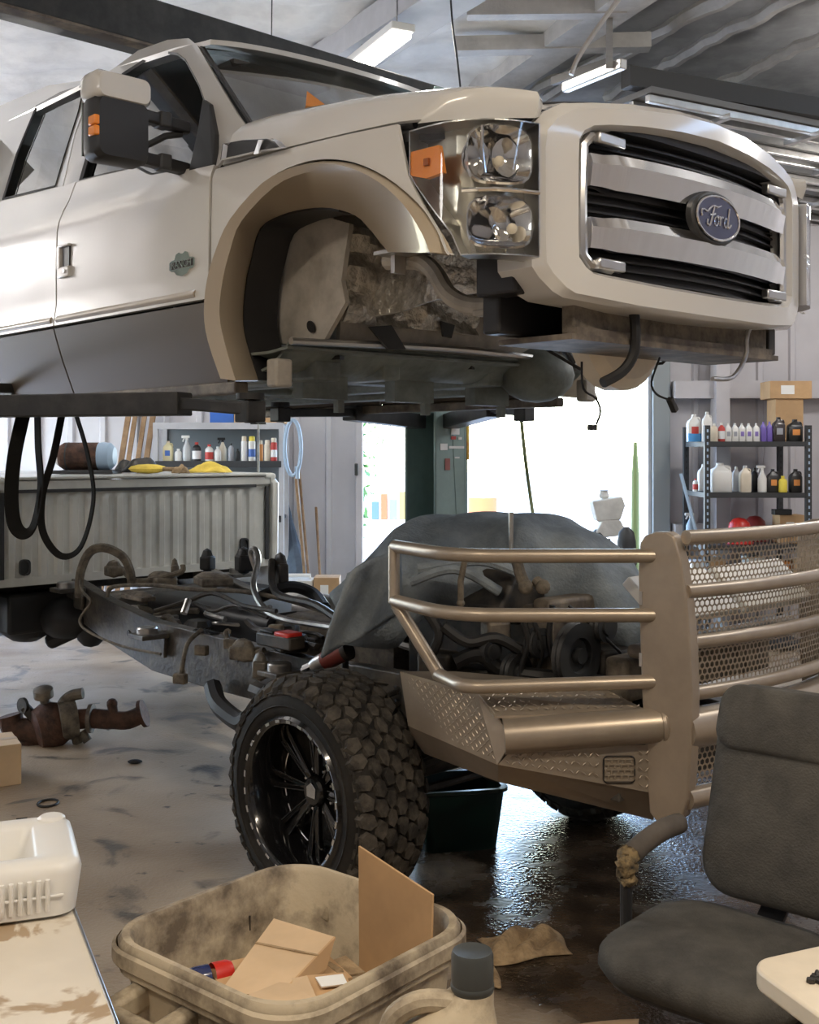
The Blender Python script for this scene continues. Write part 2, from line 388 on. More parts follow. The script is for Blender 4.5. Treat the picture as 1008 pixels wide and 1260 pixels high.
for a, b in (((668, 108), (905, -8)), ((800, 92), (965, 2)), ((880, 108), (1030, 35)), ((745, 78), (1000, -60))):
    A, B = atZ(*a, CZ-.06), atZ(*b, CZ-.06); d = B-A; A = A-d*.4; B = B+d*.5
    pts = [A.lerp(B, i/24)+Vector((random.uniform(-.015, .015), random.uniform(-.015, .015), random.uniform(-.02, .02))) for i in range(25)]
    struct('trim_purlin', MB().tube(pts, .045, 6), M['purlin'])
struct('trim_beam', MB().beam(atZ(560, 57, CZ-.2), atZ(800, 52, CZ-.2), .12, .1).beam(atZ(575, 12, CZ-.2), atZ(770, 10, CZ-.2), .1, .1), M['purlin'], smooth=False)
struct('trim_header', MB().beam(atZ(770, 95, 4.2), atZ(1100, 150, 4.2), .10, .13), M['darkbeam'], smooth=False)
# door frames, girts, columns
def bx(name, c, d, m, **k): return struct(name, MB().box(c, d), m, smooth=False, **k)
bx('trim_jamb', (DX1+.085, YB-.06, DH/2), (.17, .16, DH), mat('grey_jamb', (.30, .33, .34), .5, .2), bevel=.008)
bx('trim_jamb', (DX1-.02, YB-.02, DH/2), (.03, .12, DH), M['trim'])
bx('trim_jamb', (DX0-.035, YB-.06, DH/2), (.07, .16, DH), M['wall_w'], bevel=.008)
bx('trim_header', (.97, YB-.06, DH+.08), (3.1, .16, .16), M['trim'])
bx('trim_latch', (DX0-.06, YB-.16, 1.62), (.035, .05, .12), M['grey_cap'], bevel=.008)
for z in (1.0, 2.40):
    bx('trim_girt', ((DX1+.2+XR)/2, YB-.13, z), (XR-DX1-.2, .18, .17), M['wall'])
    bx('trim_girt', ((XL+DX0-.4)/2-.8, YB-.13, z), (DX0-.4-XL-1.6, .18, .17), M['wall_w'])
bx('trim_column', (3.03, YB-.2, CZ/2), (.13, .22, CZ), M['wall'])
bx('trim_column', (-1.4, YB-.1, CZ/2), (.10, .12, CZ), M['wall_w'])
# outside
struct('ground_outside', MB().box((0, 55, -.09), (140, 87, .1)), M['concrete_out'], smooth=False)
struct('ground_outside', MB().box((-36, 8, -.1), (59, 30, .1)), M['concrete_out'], smooth=False)

# fluorescent light fixture under the scrim
def fixture(a, b, label):
    A, B = atZ(*a, CZ-.42), atZ(*b, CZ-.42); c = (A+B)/2; d = (B-A); L = d.length
    t = thing('ceiling_light', label, 'light', c, math.atan2(d.y, d.x), 'shop light fixtures')
    MB().box((0, 0, .05), (L, .16, .05)).build('housing', M['white'], t, smooth=False, bevel=.01)
    e = mat('lit_tube', (1, .95, .86), emit=10)
    for y in (-.04, .04): MB().tube([(-L/2+.02, y, 0), (L/2-.02, y, 0)], .02, 10).build('tube', e, t)
    MB().tube([(-L/2+.1, 0, .06), (-L/2+.1, 0, .40)], .004, 6).tube([(L/2-.1, 0, .06), (L/2-.1, 0, .40)], .004, 6).build('hanger', M['steel'], t)
fixture((438, 88), (497, 42), 'lit twin tube light hanging under the white roof lining above the windshield')
l = bpy.data.lights.new('tube_light', 'AREA'); l.shape = 'RECTANGLE'; l.size, l.size_y = 1.1, .15; l.energy = 45; l.color = (1, .95, .88)
lo = bpy.data.objects.new('tube_light', l); COL.objects.link(lo); c = atZ(467, 65, CZ-.47); lo.location = c; lo.rotation_euler = (0, 0, math.radians(-52))

# hanging cables
def cable(name, pts, r, m, label, cat='cable', group=None):
    return tag(MB().tube(smooth_path(pts, 6), r, 6).build(name, m), label, cat, group)
cable('hanging_cable', [atY(553, -30, 6.2), atY(557, 30, 6.2), atY(563, 75, 6.2), atY(570, 140, 6.2)], .006, M['dark_grey'], 'thin grey cable hanging from the roof in front of the lit tube light')
cable('hanging_cable', [atY(335, -30, 7.0), atY(334, 60, 7.0), atY(333, 140, 7.0)], .004, M['dark_grey'], 'thin dark cord hanging straight down above the windshield')
cable('pull_wire', [atY(770, -12, 5.0), atY(735, 35, 5.0), atY(712, 70, 5.0), atY(703, 92, 5.0)], .012, M['track'], 'silver stay wire slanting down to the overhead door track')

# raised sectional door with its tracks, under the dark roof at right
od = thing('overhead_door', 'raised overhead door with galvanised tracks under the dark roof at right', 'garage door', atZ(860, 140, 4.05))
ob = od.location
du = (atZ(1008, 171, 4.05)-atZ(843, 139, 4.05)); du.z = 0; du.normalize(); dv = Vector((-du.y, du.x, 0))
def odp(a, b, z=0): return du*a+dv*b+Vector((0, 0, z))
for k in range(5):
    b0 = -.1+k*.52
    q = MB(); q.beam(odp(-.5, b0+.25, .06), odp(4.5, b0+.25, .06), .50, .04)
    q.build('door_panel', mat('grey_door_panel', (.16, .155, .15), .5, .2), od, smooth=False)
    for o_ in (.04, .20): MB().beam(odp(-.5, b0+o_, .01), odp(4.5, b0+o_, .01), .045, .05).build('strut', M['track'], od, smooth=False, bevel=.006)
    for a in (.15, 1.0, 1.9, 2.8): MB().beam(odp(a, b0-.06, -.03), odp(a, b0+.26, -.03), .05, .03).build('hinge', M['track'], od, smooth=False)
MB().beam(atZ(695, 108, 4.0)-ob, atZ(768, 78, 4.0)-ob, .05, .06).build('track', M['track'], od, smooth=False, bevel=.008)
MB().beam(atZ(680, 100, 4.1)-ob, atZ(752, 76, 4.1)-ob, .03, .05).build('track', M['darkbeam'], od, smooth=False)
MB().beam(atZ(750, 80, 4.0)-ob, atZ(750, 20, 4.55)-ob, .04, .04).build('hanger', M['track'], od, smooth=False)

# ------------------------------------------------------------------ two-post lift
PF, PN = Vector((.16, 6.85)), Vector((-2.28, 4.58))
lift = thing('vehicle_lift', 'two-post vehicle lift, teal grey column in the bright doorway and black arms under the cab', 'lift', (PF.x, PF.y, 0), TA)
def ll(x, y, z): p = Vector((x, y))-PF; return Vector((p.dot(TF), p.dot(TR), z))
def lt(p): return ll(p[0], p[1], p[2])
for k, P in enumerate((PF, PN)):
    c = ll(P.x, P.y, 0); s = 1 if k == 0 else -1
    q = MB()   # C-section column, open towards the vehicle
    q.box((c.x, c.y+s*.12, 1.97), (.27, .03, 3.94)); q.box((c.x+.125, c.y, 1.97), (.02, .27, 3.94)); q.box((c.x-.125, c.y, 1.97), (.02, .27, 3.94))
    q.build('column', M['post'], lift, smooth=False, bevel=.006)
    MB().box((c.x, c.y, .012), (.5, .45, .024)).build('base_plate', M['arm'], lift, smooth=False, bevel=.005)
    MB().box((c.x, c.y-s*.03, 2.4), (.22, .16, .75)).build('carriage', M['post'], lift, smooth=False, bevel=.01)
b0, b1 = ll(PN.x, PN.y, 3.85), ll(PF.x, PF.y, 3.85)
MB().beam(b0, b1, .2, .22).build('overhead_beam', M['arm'], lift, smooth=False, bevel=.008)
MB().beam(b0+Vector((.06, 0, -.115)), b1+Vector((.06, 0, -.115)), .08, .012).build('cable_cover', M['dirty_steel'], lift, smooth=False)
AZ = 1.975
def arm(a, m, b, lab=None):
    a, m, b = lt(a), lt(m), lt(b)
    MB().beam(a, m, .11, .085).build('arm_outer', M['arm'], lift, smooth=False, bevel=.006)
    MB().beam(m-(b-m)*.15, b, .075, .045).build('arm_inner', M['arm'], lift, smooth=False, bevel=.006)
    MB().lathe([(.02, -.05), (.02, .03), (.05, .032), (.05, .055)], b+Vector((0, 0, .0)), n=14).build('lift_pad', M['rubber'], lift)
    MB().box(b+Vector((0, 0, -.01)), (.08, .08, .075)).build('pad_carrier', M['arm'], lift, smooth=False, bevel=.006)
arm((PN.x+.1, PN.y+.05, AZ), atY(228, 497, 4.15), atY(308, 503, 4.0))
arm((PN.x+.1, PN.y+.15, AZ), atY(-60, 476, 5.2), atY(20, 478, 5.5))
arm((PF.x-.1, PF.y-.05, AZ), atY(430, 508, 6.35), atY(345, 508, 6.0))
arm((PF.x+.08, PF.y-.1, AZ), atY(610, 503, 6.1), atY(645, 507, 5.85))
# decals on the column (warning stickers)
fx = ll(PF.x, PF.y, 0); xs = fx.x+.1375
def decal(y0, y1, z0, z1, m): MB().box((xs, (y0+y1)/2, (z0+z1)/2), (.003, y1-y0, z1-z0)).build('decal', m, lift, smooth=False)
def dz(py): return CAMH+(HORY-py)/FPX*6.85
decal(-.04, .10, dz(522), dz(516), mat('yellow_decal', (.75, .5, .05), .5))
decal(-.01, .06, dz(535), dz(527), M['label'])
decal(-.01, .03, dz(541), dz(537), mat('red_decal', (.5, .06, .05), .5)); decal(.05, .08, dz(541), dz(538), M['label'])
decal(-.10, -.04, dz(554), dz(546), M['label']); decal(-.03, .10, dz(552), dz(549), M['label'])
decal(.02, .06, dz(564), dz(562), M['label']); decal(-.06, -.02, dz(578), dz(564), mat('faded_red_decal', (.35, .12, .1), .5))
MB().box((xs-.005, .134, dz(530)), (.012, .02, .35)).build('warning_strip', mat('yellow_red_strip', (.7, .45, .05), .5, col2=(.5, .05, .03), vscale=9), lift, smooth=False)

# straps hanging from the near arm
def strap(pts, wd, label):
    P = smooth_path(pts, 8); vs = []; mb = MB()
    tn = Vector((TF.x, TF.y, 0))
    up = []
    for i in range(len(P)):
        d = (P[min(i+1, len(P)-1)]-P[max(i-1, 0)]).normalized(); nn = d.cross(Vector((0, 1, 0))).normalized()
        side = (Vector((0, 1, 0))*.8+nn*.62).normalized()*wd/2
        up.append((P[i]-side, P[i]+side))
    mb.loft([[a, b] for a, b in up], closed=False)
    return tag(mb.build('lifting_strap', M['webbing'], solid=.006, soff=0), label, 'strap')
Ys = 4.42
strap([atY(30, 505, Ys+.05), atY(18, 560, Ys), atY(14, 610, Ys), atY(18, 645, Ys), atY(30, 657, Ys), atY(42, 645, Ys), atY(50, 600, Ys), atY(47, 550, Ys), atY(46, 503, Ys+.05)], .06, 'wide black strap looped below the lift arm, leftmost of two')
strap([atY(77, 505, Ys), atY(66, 560, Ys), atY(52, 610, Ys), atY(53, 655, Ys), atY(75, 684, Ys), atY(100, 672, Ys), atY(115, 615, Ys), atY(108, 560, Ys), atY(92, 505, Ys)], .03, 'thin black strap in a long loop below the lift arm, in front of the bed')

# ------------------------------------------------------------------ raised pickup cab (local axes: x forward, y to the left side, z up; numbers below are heights above the slab)
CZ0 = 2.05
cab = thing('pickup_cab', 'white pickup truck cab with no wheels, raised high on the lift arms', 'truck', (CAB.x, CAB.y, CZ0), TA)
def cb(name, mb, m, parent=None, **k): return mb.build(name, m, parent or cab, dz=-CZ0, **k)
PROF = [(1.9, -.82), (2.05, -.915), (2.2, -.972), (2.33, -1.012), (2.36, -1.015), (2.42, -1.0), (2.62, -1.0), (2.78, -.995), (2.84, -.972), (2.90, -.94), (3.55, -.70), (3.75, -.64)]
def yb(z): return interp(z, PROF)
def sp(px, py, off=0):
    y = -1.0
    for i in range(25):
        x, z = onside(px, py, y, CAB); y = .5*y+.5*(yb(z)-off)
    return Vector((x, y, z))
def mir(p): return Vector((p[0], -p[1]*.965, p[2]))
def both(fn):
    for s in (1, -1): fn(lambda p, s=s: Vector(p) if s > 0 else mir(p))
def xz(px, py, y): return onside(px, py, y, CAB)
GAPB, GAPA = -1.852, -.645
SILL_F = sorted([sp(*p).to_tuple()[::2] for p in ((97, 226), (125, 218), (167, 209), (176, 212), (185, 218), (220, 212), (256, 206), (268, 204))])
SILL_R = sorted([sp(*p).to_tuple()[::2] for p in ((-40, 258), (3, 249), (40, 240), (68, 233), (82, 230))])
def panel(name, x0, x1, bot, top, parent=None, m=None, nx=20, nz=14, th=.02, off=0, **kw):
    out = []
    def go(T):
        def f(u, v):
            x = lerp(x0, x1, u); z = lerp(bot(x), top(x), v); return T((x, yb(z)-off, z))
        out.append(cb(name, MB().grid(f, nx, nz), m or M['paint'], parent, solid=th, soff=0, **kw))
    both(go); return out
zsF = lambda x: interp(x, SILL_F); zsR = lambda x: interp(x, SILL_R)
# doors: white above the character line, adobe lower body below
ZCR = lambda x: 2.345
fd = panel('front_door', GAPB+.006, GAPA-.006, ZCR, zsF)
rd = panel('rear_door', -2.95, GAPB-.006, ZCR, zsR)
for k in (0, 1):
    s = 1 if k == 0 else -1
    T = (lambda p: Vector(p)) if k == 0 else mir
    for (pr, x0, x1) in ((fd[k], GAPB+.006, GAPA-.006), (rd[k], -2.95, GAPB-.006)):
        cb('lower_panel', MB().grid(lambda u, v: T((lerp(x0, x1, u), yb(lerp(2.055, 2.335, v)), lerp(2.055, 2.335, v))), 12, 8), M['adobe_refl'], pr, solid=.02, soff=0)
        a, b = max(x0, -2.9)+.02, x1-.02
        cb('side_moulding', MB().grid(lambda u, v: T((lerp(a, b-(.05 if pr is fd[k] else 0), u), yb(2.37)-.004-.014*math.sin(PI*v), lerp(2.352, 2.388, v))), 8, 6), M['adobe'], pr, solid=.006)
    hx, hz = -1.76, 2.615
    h = cb('door_handle', MB().box((hx, s*-1.016, hz-.045), (.105, .022, .045)).box((hx-.045, s*-1.016, hz+.02), (.03, .022, .10)).box((hx, s*-1.018, hz+.068), (.105, .02, .012)), M['paint'], fd[k], bevel=.005)
    cb('handle_recess', MB().box((hx+.012, s*-1.011, hz+.022), (.06, .012, .085)), M['black_plastic'], h, smooth=False)
    cb('lock_cylinder', MB().lathe([(.009, -.004), (.009, .006), (.001, .006)], (hx+.02, s*-1.027, hz-.045), (0, -s, 0), 12), M['chrome'], h)
# rocker strip under the doors
for s in (1, -1):
    cb('rocker_panel', MB().box((-1.8, s*-.90, 2.03), (2.4, .06, .045)), M['dirty_steel'], smooth=False, bevel=.008)
# fender with the arch cut and the flare round it
A0 = [(275, 465), (258, 420), (254, 385), (258, 345), (270, 310), (291, 270), (330, 225), (372, 203), (410, 198), (445, 204), (482, 222), (518, 252), (545, 288), (558, 313)]
A2 = [(290, 468), (276, 420), (270, 385), (274, 345), (284, 305), (297, 272), (337, 230), (374, 213), (407, 210), (437, 215), (468, 230), (494, 256), (509, 285), (518, 311)]
A3 = [(318, 468), (303, 420), (299, 390), (302, 350), (309, 318), (320, 281), (345, 265), (376, 257), (407, 256), (437, 265), (455, 282), (466, 296), (472, 303), (477, 310)]
def arc(P, y): return [Vector((x, y, z)) for x, z in (xz(*p, y) for p in P)]
L0 = smooth_path(arc(A0, -.992), 3); L2 = smooth_path(arc(A2, -1.03), 3); L3 = smooth_path(arc(A3, -.86), 3)
L1 = [a.lerp(b, .45)+Vector((0, -.035, 0)) for a, b in zip(L0, L2)]
def flare(T):
    cb('wheel_arch_flare', MB().loft([[T(p) for p in L] for L in (L0, L1, L2, L3)], closed=False), M['adobe'], solid=.008)
both(flare)
GAPL = sorted([xz(*p, -.985) for p in ((262, 206), (300, 196), (353, 181), (395, 171), (437, 161), (475, 153), (505, 147))])
arch = sorted([(p.x, p.z) for p in L0[6:]])
HLE = sorted([xz(*p, -.985) for p in ((503, 155), (503.5, 205), (515, 232), (530, 260), (545, 285), (561, 314))])
def ftop(x):
    z = interp(x, GAPL)-.012
    return z if x < HLE[0][0] else min(z, interp(x, HLE[1:]))
def fbot(x):
    if x < arch[0][0]+.02: return lerp(2.06, interp(x, arch), max(0, min(1, (x-(GAPA+.006))/.03)))
    return min(interp(x, arch)+.004, ftop(x)-.004)
xs_ = [GAPA+.006+.004*i for i in range(14)]+[lerp(GAPA+.062, .395, i/20) for i in range(21)]+[.396+.012*i for i in range(17)]
def fend(T):
    mb = MB()
    mb.grid(lambda u, v: (lambda x: T((x, (lambda z: yb(z)-.0)(lerp(fbot(x), ftop(x), v)), lerp(fbot(x), ftop(x), v))))(xs_[round(u*(len(xs_)-1))]), len(xs_)-1, 10)
    f = cb('fender', mb, M['paint'], solid=.012, soff=0)
    return f
both(fend)
# chrome fender vent below the windshield corner
VP = [(271, 198), (274, 177), (300, 172), (335, 170), (346, 174), (353, 182), (320, 187), (295, 193)]
def vent(T):
    P = [sp(*p, .03) for p in VP]; c = sum(P, Vector())/len(P)
    v = cb('fender_vent', MB().loft([[T(p) for p in P], [T(p.lerp(c, .12)+Vector((0, -.012, 0))) for p in P], [T(p.lerp(c, .22)+Vector((0, -.004, 0))) for p in P]]), M['chrome'])
    cb('vent_mesh', MB().add([T(p.lerp(c, .2)+Vector((0, -.002, 0))) for p in P], [tuple(range(len(P)))]), M['black_plastic'], v, smooth=False)
    q = [sp(312, 190, .044), sp(318, 172, .044), sp(323, 172, .044), sp(318, 189, .044)]
    cb('vent_divider', MB().prism([T(p) for p in q], T((0, .006, 0))), M['chrome'], v, smooth=False)
both(vent)
# greenhouse: pillars and frames as rings round the side windows
FI = [(97, 222), (118, 150), (150, 90), (178, 72), (205, 63), (218, 65), (228, 73), (245, 105), (257, 140), (263, 165), (262, 190), (256, 203), (220, 209), (185, 215), (167, 206), (125, 215)]
FO = [(78, 230), (93, 165), (121, 98), (170, 62), (206, 49), (232, 47), (243, 56), (268, 100), (292, 140), (301, 152), (280, 188), (268, 204), (220, 212), (185, 218), (167, 209), (125, 218)]
RI = [(3, 246), (20, 190), (45, 130), (75, 113), (105, 103), (96, 140), (80, 190), (68, 230), (40, 237)]
RO = [(-35, 257), (-25, 190), (-5, 132), (60, 105), (116, 97), (92, 165), (85, 195), (77, 231), (40, 240)]
def ring(T, I, O, nm, nmg, lab):
    a = [sp(*p) for p in O]; b = [sp(*p, -.006) for p in I]; c = [sp(*p, -.03) for p in I]
    r = cb(nm, MB().loft([[T(p) for p in L] for L in (a, b, c)]), M['paint'], solid=.01)
    cb(nmg, MB().add([T(p+Vector((0, .004, 0))) for p in c], [tuple(range(len(c)))]), M['glass'], r, smooth=False)
    k = [sp(*p, -.004) for p in I]; cc = sum(k, Vector())/len(k)
    cb('window_seal', MB().loft([[T(p) for p in k], [T(p.lerp(cc, .035)+Vector((0, .006, 0))) for p in k]]), M['black_plastic'], r, solid=.004)
both(lambda T: ring(T, FI, FO, 'front_window_frame', 'front_side_glass', ''))
both(lambda T: ring(T, RI, RO, 'rear_window_frame', 'rear_side_glass', ''))
# roof
ER = sorted([sp(*p).to_tuple() for p in ((-60, 152), (-5, 130), (60, 104), (116, 97), (170, 62), (206, 49), (238, 47))])
ERx = [(p[0], p[2]) for p in ER]
zr = lambda x: min(3.56, interp(x, [(-3.2, 3.62), (-2.2, 3.58), (-1.75, 3.545), (-1.33, 3.50), (-1.08, 3.455)]))
def rf(u, v):
    t = 2*v-1; x = lerp(-3.1, -1.06+.13*(1-t*t), u); ye = yb(zr(min(x, -1.08)))
    return (x, ye*-t, zr(min(x, -1.08))+.07*(1-t**4)*min(1, (.02+(-.95-x))/.5))
cb('roof', MB().grid(rf, 24, 24), M['paint'], solid=.02)
cb('cab_rear_wall', MB().box((-3.08, 0, 2.75), (.03, 1.8, 1.4)), M['paint'], smooth=False)
# windshield and its surround
wT, wB = sp(241, 54), sp(302, 153)
def ws(u, v, off=0, e=1.0):
    t = 2*u-1; p = wB.lerp(wT, v); bow = lerp(.20, .11, v)
    return (p.x+bow*(1-t*t)-off, p.y*e*-t, p.z+.03*(1-t*t)*v)
wsg = cb('windshield', MB().grid(lambda u, v: ws(u, lerp(.0, .97, v), .012, .985), 20, 10), M['windshield'])
cb('windshield_seal', MB().tube([ws(u/20, .985, 0, .97) for u in range(21)], .012, 6).tube([ws(.012, v/8, 0) for v in range(9)], .01, 6), M['black_plastic'], wsg)
cb('cowl_grille', MB().grid(lambda u, v: (lambda p: (p[0]+lerp(0, .10, v), p[1], p[2]-.015-.01*v))(ws(u, 0)), 16, 2), M['black_plastic'], solid=.01)
def bow(y): return .80-.2*y*y
# hood
HS = [xz(*p, -.80) for p in ((262, 165), (307, 156), (360, 141), (411, 131.5), (462, 122), (510, 117), (560, 113), (600, 109.5), (640, 107.5), (690, 108.5))]
HS.sort()
HE = [(x, z) for x, z in GAPL]
XF = [(0, .82), (.3, .815), (.6, .765), (.77, .70), (.88, .60), (.95, .50), (.985, .425), (1.0, .40)]
def hz(x, y):
    a = abs(y); zs = interp(x, HS); ze = min(interp(x, HE), zs-.004)
    if a < .80: return zs+.03*(1-(a/.8)**2)-.02*math.exp(-((a-.62)/.05)**2)
    t = min(1, (a-.80)/.185); return ze+(zs-ze)*math.sqrt(max(0, 1-t**2.2))
def hood(u, v):
    y = lerp(-.985, .985, v); y = math.copysign(.985*abs(y/.985)**.75, y)
    xf = interp(abs(y), XF); xr = -.60+.22*(1-(y/.985)**2)
    a = abs(y); c = 1-max(0, min(1, (a-.70)/.06))                # c: behind the grille, where the nose drops out of sight
    xf -= .09*c; dz_ = .05*c; zl = lerp(2.757, hz(xf, y)-dz_-.03, c)
    if u > .9:
        k = (u-.9)/.1; return (xf+.012*math.sin(PI*k)*(1-c)-.01*k, y, lerp(hz(xf, y)-dz_-.008, zl, k**1.3))
    x = lerp(xr, xf, u/.9); r = max(0, (x-xf+.10)/.10)
    return (x, y, hz(x, y)-(dz_+.008)*r*r)
cb('hood', MB().grid(hood, 50, 44), M['paint'], solid=.012, soff=-1)
cb('hood_seal', MB().grid(lambda u, v: (interp(abs(lerp(-.98, .98, v)), XF)-.06-.25*u, lerp(-.98, .98, v), 2.742-.01*u if abs(lerp(-.98, .98, v)) > .72 else 2.80), 2, 30), M['black_plastic'], solid=.03, smooth=False)
cb('nose_seal', MB().tube([(bow(y)-.15, y, lerp(2.898, 2.822, (y/.70)**2)) for y in [lerp(-.72, .72, i/24) for i in range(25)]], .022, 8), M['black_plastic'])
cb('fender_gap', MB().tube([(x, -.965, z-.012) for x, z in GAPL], .012, 6).tube([(x, .965, z-.012) for x, z in GAPL], .012, 6), M['black_plastic'])

# ---- grille surround: chamfered white ring, bowed in plan
def rp(px, py, d=0):
    y = 0
    for i in range(20): y, z = onfront(px, py, bow(y)+d, CAB)
    return y, z
_, zt = rp(700, 113); 
ztc = rp(860, 152)[1]
_, zb = rp(735, 362); _, zb2 = rp(690, 343)
def sym(half):          # half: (y,z) from top centre to bottom centre on the near side
    return half+[(-y, z) for y, z in reversed(half)]
zTop = lambda y: lerp(2.885, 2.815, (abs(y)/.70)**2)
outer = [(0, 2.885), (-.2, zTop(.2)), (-.4, zTop(.4)), (-.55, zTop(.55)), (-.66, zTop(.66)), (-.72, 2.79), (-.755, 2.75), (-.762, 2.70), (-.762, 2.55), (-.762, 2.42), (-.758, 2.335), (-.735, 2.305), (-.69, 2.268), (-.655, 2.252), (-.4, 2.232), (0, 2.225)]
mid = [(y*.965, z-(.02 if z > 2.6 else -.012)) for y, z in outer]
inner = [(0, 2.80), (-.2, 2.793), (-.38, 2.78), (-.50, 2.767), (-.555, 2.757), (-.585, 2.74), (-.60, 2.715), (-.602, 2.66), (-.602, 2.55), (-.602, 2.44), (-.600, 2.375), (-.575, 2.348), (-.55, 2.335), (-.50, 2.330), (-.3, 2.318), (0, 2.312)]
def lp(P, d, k=1.0): return [Vector((bow(y)+d, y, z)) for y, z in sym(P)]
gs = cb('grille_surround', MB().loft([lp(outer, -.16), lp(outer, -.025), lp(mid, 0), lp([(lerp(a[0], b[0], .18), lerp(a[1], b[1], .18)) for a, b in zip(inner, mid)], .004), lp(inner, -.02), lp([(y*.985, z) for y, z in inner], -.075)]), M['paint'], angle=28)
# chrome corner brackets inside the opening
for s in (1, -1):
    pts = [(s*-.50, 2.742), (s*-.555, 2.738), (s*-.582, 2.71), (s*-.586, 2.55), (s*-.584, 2.385), (s*-.558, 2.358), (s*-.47, 2.352)]
    k = cb('chrome_bracket', MB().tube([(bow(y)-.028, y, z) for y, z in pts], .017, 8), M['brushed'])
    for (y, z) in ((s*-.485, 2.735), (s*-.485, 2.36)):
        cb('bracket_end', MB().box((bow(y)-.022, y, z), (.03, .13, .034)), M['brushed'], k, bevel=.006)
# black grille behind
gm = cb('grille_screen', MB().grid(lambda u, v: (bow(lerp(-.6, .6, u))-.09, lerp(-.6, .6, u), lerp(2.30, 2.81, v)), 16, 2), M['black_plastic'], solid=.01)
sl = MB()
for i in range(17):
    z = 2.33+i*.028
    sl.loft([[(bow(y)-.078, y, z-.005), (bow(y)-.062, y, z-.003), (bow(y)-.062, y, z+.003), (bow(y)-.078, y, z+.005)] for y in [lerp(-.58, .58, q/14) for q in range(15)]])
o = cb('grille_slats', sl, M['black_plastic'], gm); o['kind'] = 'stuff'
# two chrome bars, each a faceted section
def bar(z0, z1, name):
    rows = []
    for q in range(25):
        y = lerp(-.565, .565, q/24); e = 1 if abs(y) < .50 else .55
        d = .028*e; h = (z1-z0)/2*(1 if abs(y) < .50 else .9); zc = (z0+z1)/2
        rows.append([(bow(y)-.06, y, zc-h), (bow(y)-.02+d*.3, y, zc-h*.98), (bow(y)-.02+d, y, zc+h*.35), (bow(y)-.02+d*.4, y, zc+h*.96), (bow(y)-.06, y, zc+h)])
    return cb(name, MB().loft(rows, cap0=True, cap1=True), M['chrome'], angle=15)
bar(2.585, 2.695, 'grille_bar'); bar(2.40, 2.505, 'grille_bar')
# oval badge with raised script
ey, ez = 0.0, 2.585
ey, ez = rp(888, 268, .03)
em = cb('oval_badge', MB().lathe([(.001, .0), (1.0, .0), (1.0, .020), (.95, .028), (.90, .026), (.001, .030)], (0, 0, 0), (0, 0, 1), 40), M['dark_grey'])
me = em.data
for v in me.vertices:
    a, b, c = v.co; c += CZ0
    v.co = Vector((bow(ey)-.012+c*1.0, ey+a*.142, ez+b*.086-CZ0))
bl = cb('badge_face', MB().add([(bow(ey)+.0185, ey+math.cos(t*PI/20)*.122, ez+math.sin(t*PI/20)*.068) for t in range(40)], [tuple(range(40))]), M['blue_badge'], em, smooth=False)
rg = cb('badge_rim', MB().tube([(bow(ey)+.019, ey+math.cos(t*PI/20)*.125, ez+math.sin(t*PI/20)*.070) for t in range(40)], .004, 6, closed=True), M['chrome'], em)
STROKES = [  # script letters drawn as strokes in (across, up); across runs left to right as read
    [(-.096, -.004), (-.100, .008), (-.088, .016), (-.068, .012), (-.050, .022), (-.030, .032), (-.008, .030), (.012, .036)],
    [(-.024, .032), (-.034, .012), (-.044, -.012), (-.054, -.026), (-.066, -.022), (-.064, -.010)],
    [(-.052, .004), (-.036, .006), (-.022, .010)],
    [(-.012, .004), (-.024, -.004), (-.026, -.018), (-.014, -.022), (-.004, -.012), (-.006, .002), (-.012, .004), (.002, .000)],
    [(.006, .006), (.008, -.008), (.006, -.022)], [(.008, -.006), (.016, .004), (.024, .004)],
    [(.048, .002), (.036, .002), (.030, -.012), (.038, -.022), (.050, -.012)], [(.062, .034), (.056, .010), (.052, -.016), (.058, -.022), (.072, -.012)]]
sm = MB()
for st in STROKES: sm.tube(smooth_path([(bow(ey)+.0205, ey+a*1.02, ez+b*1.15) for a, b in st], 4), .0034, 6, flat=1)
cb('script_lettering', sm, M['chrome'], em)

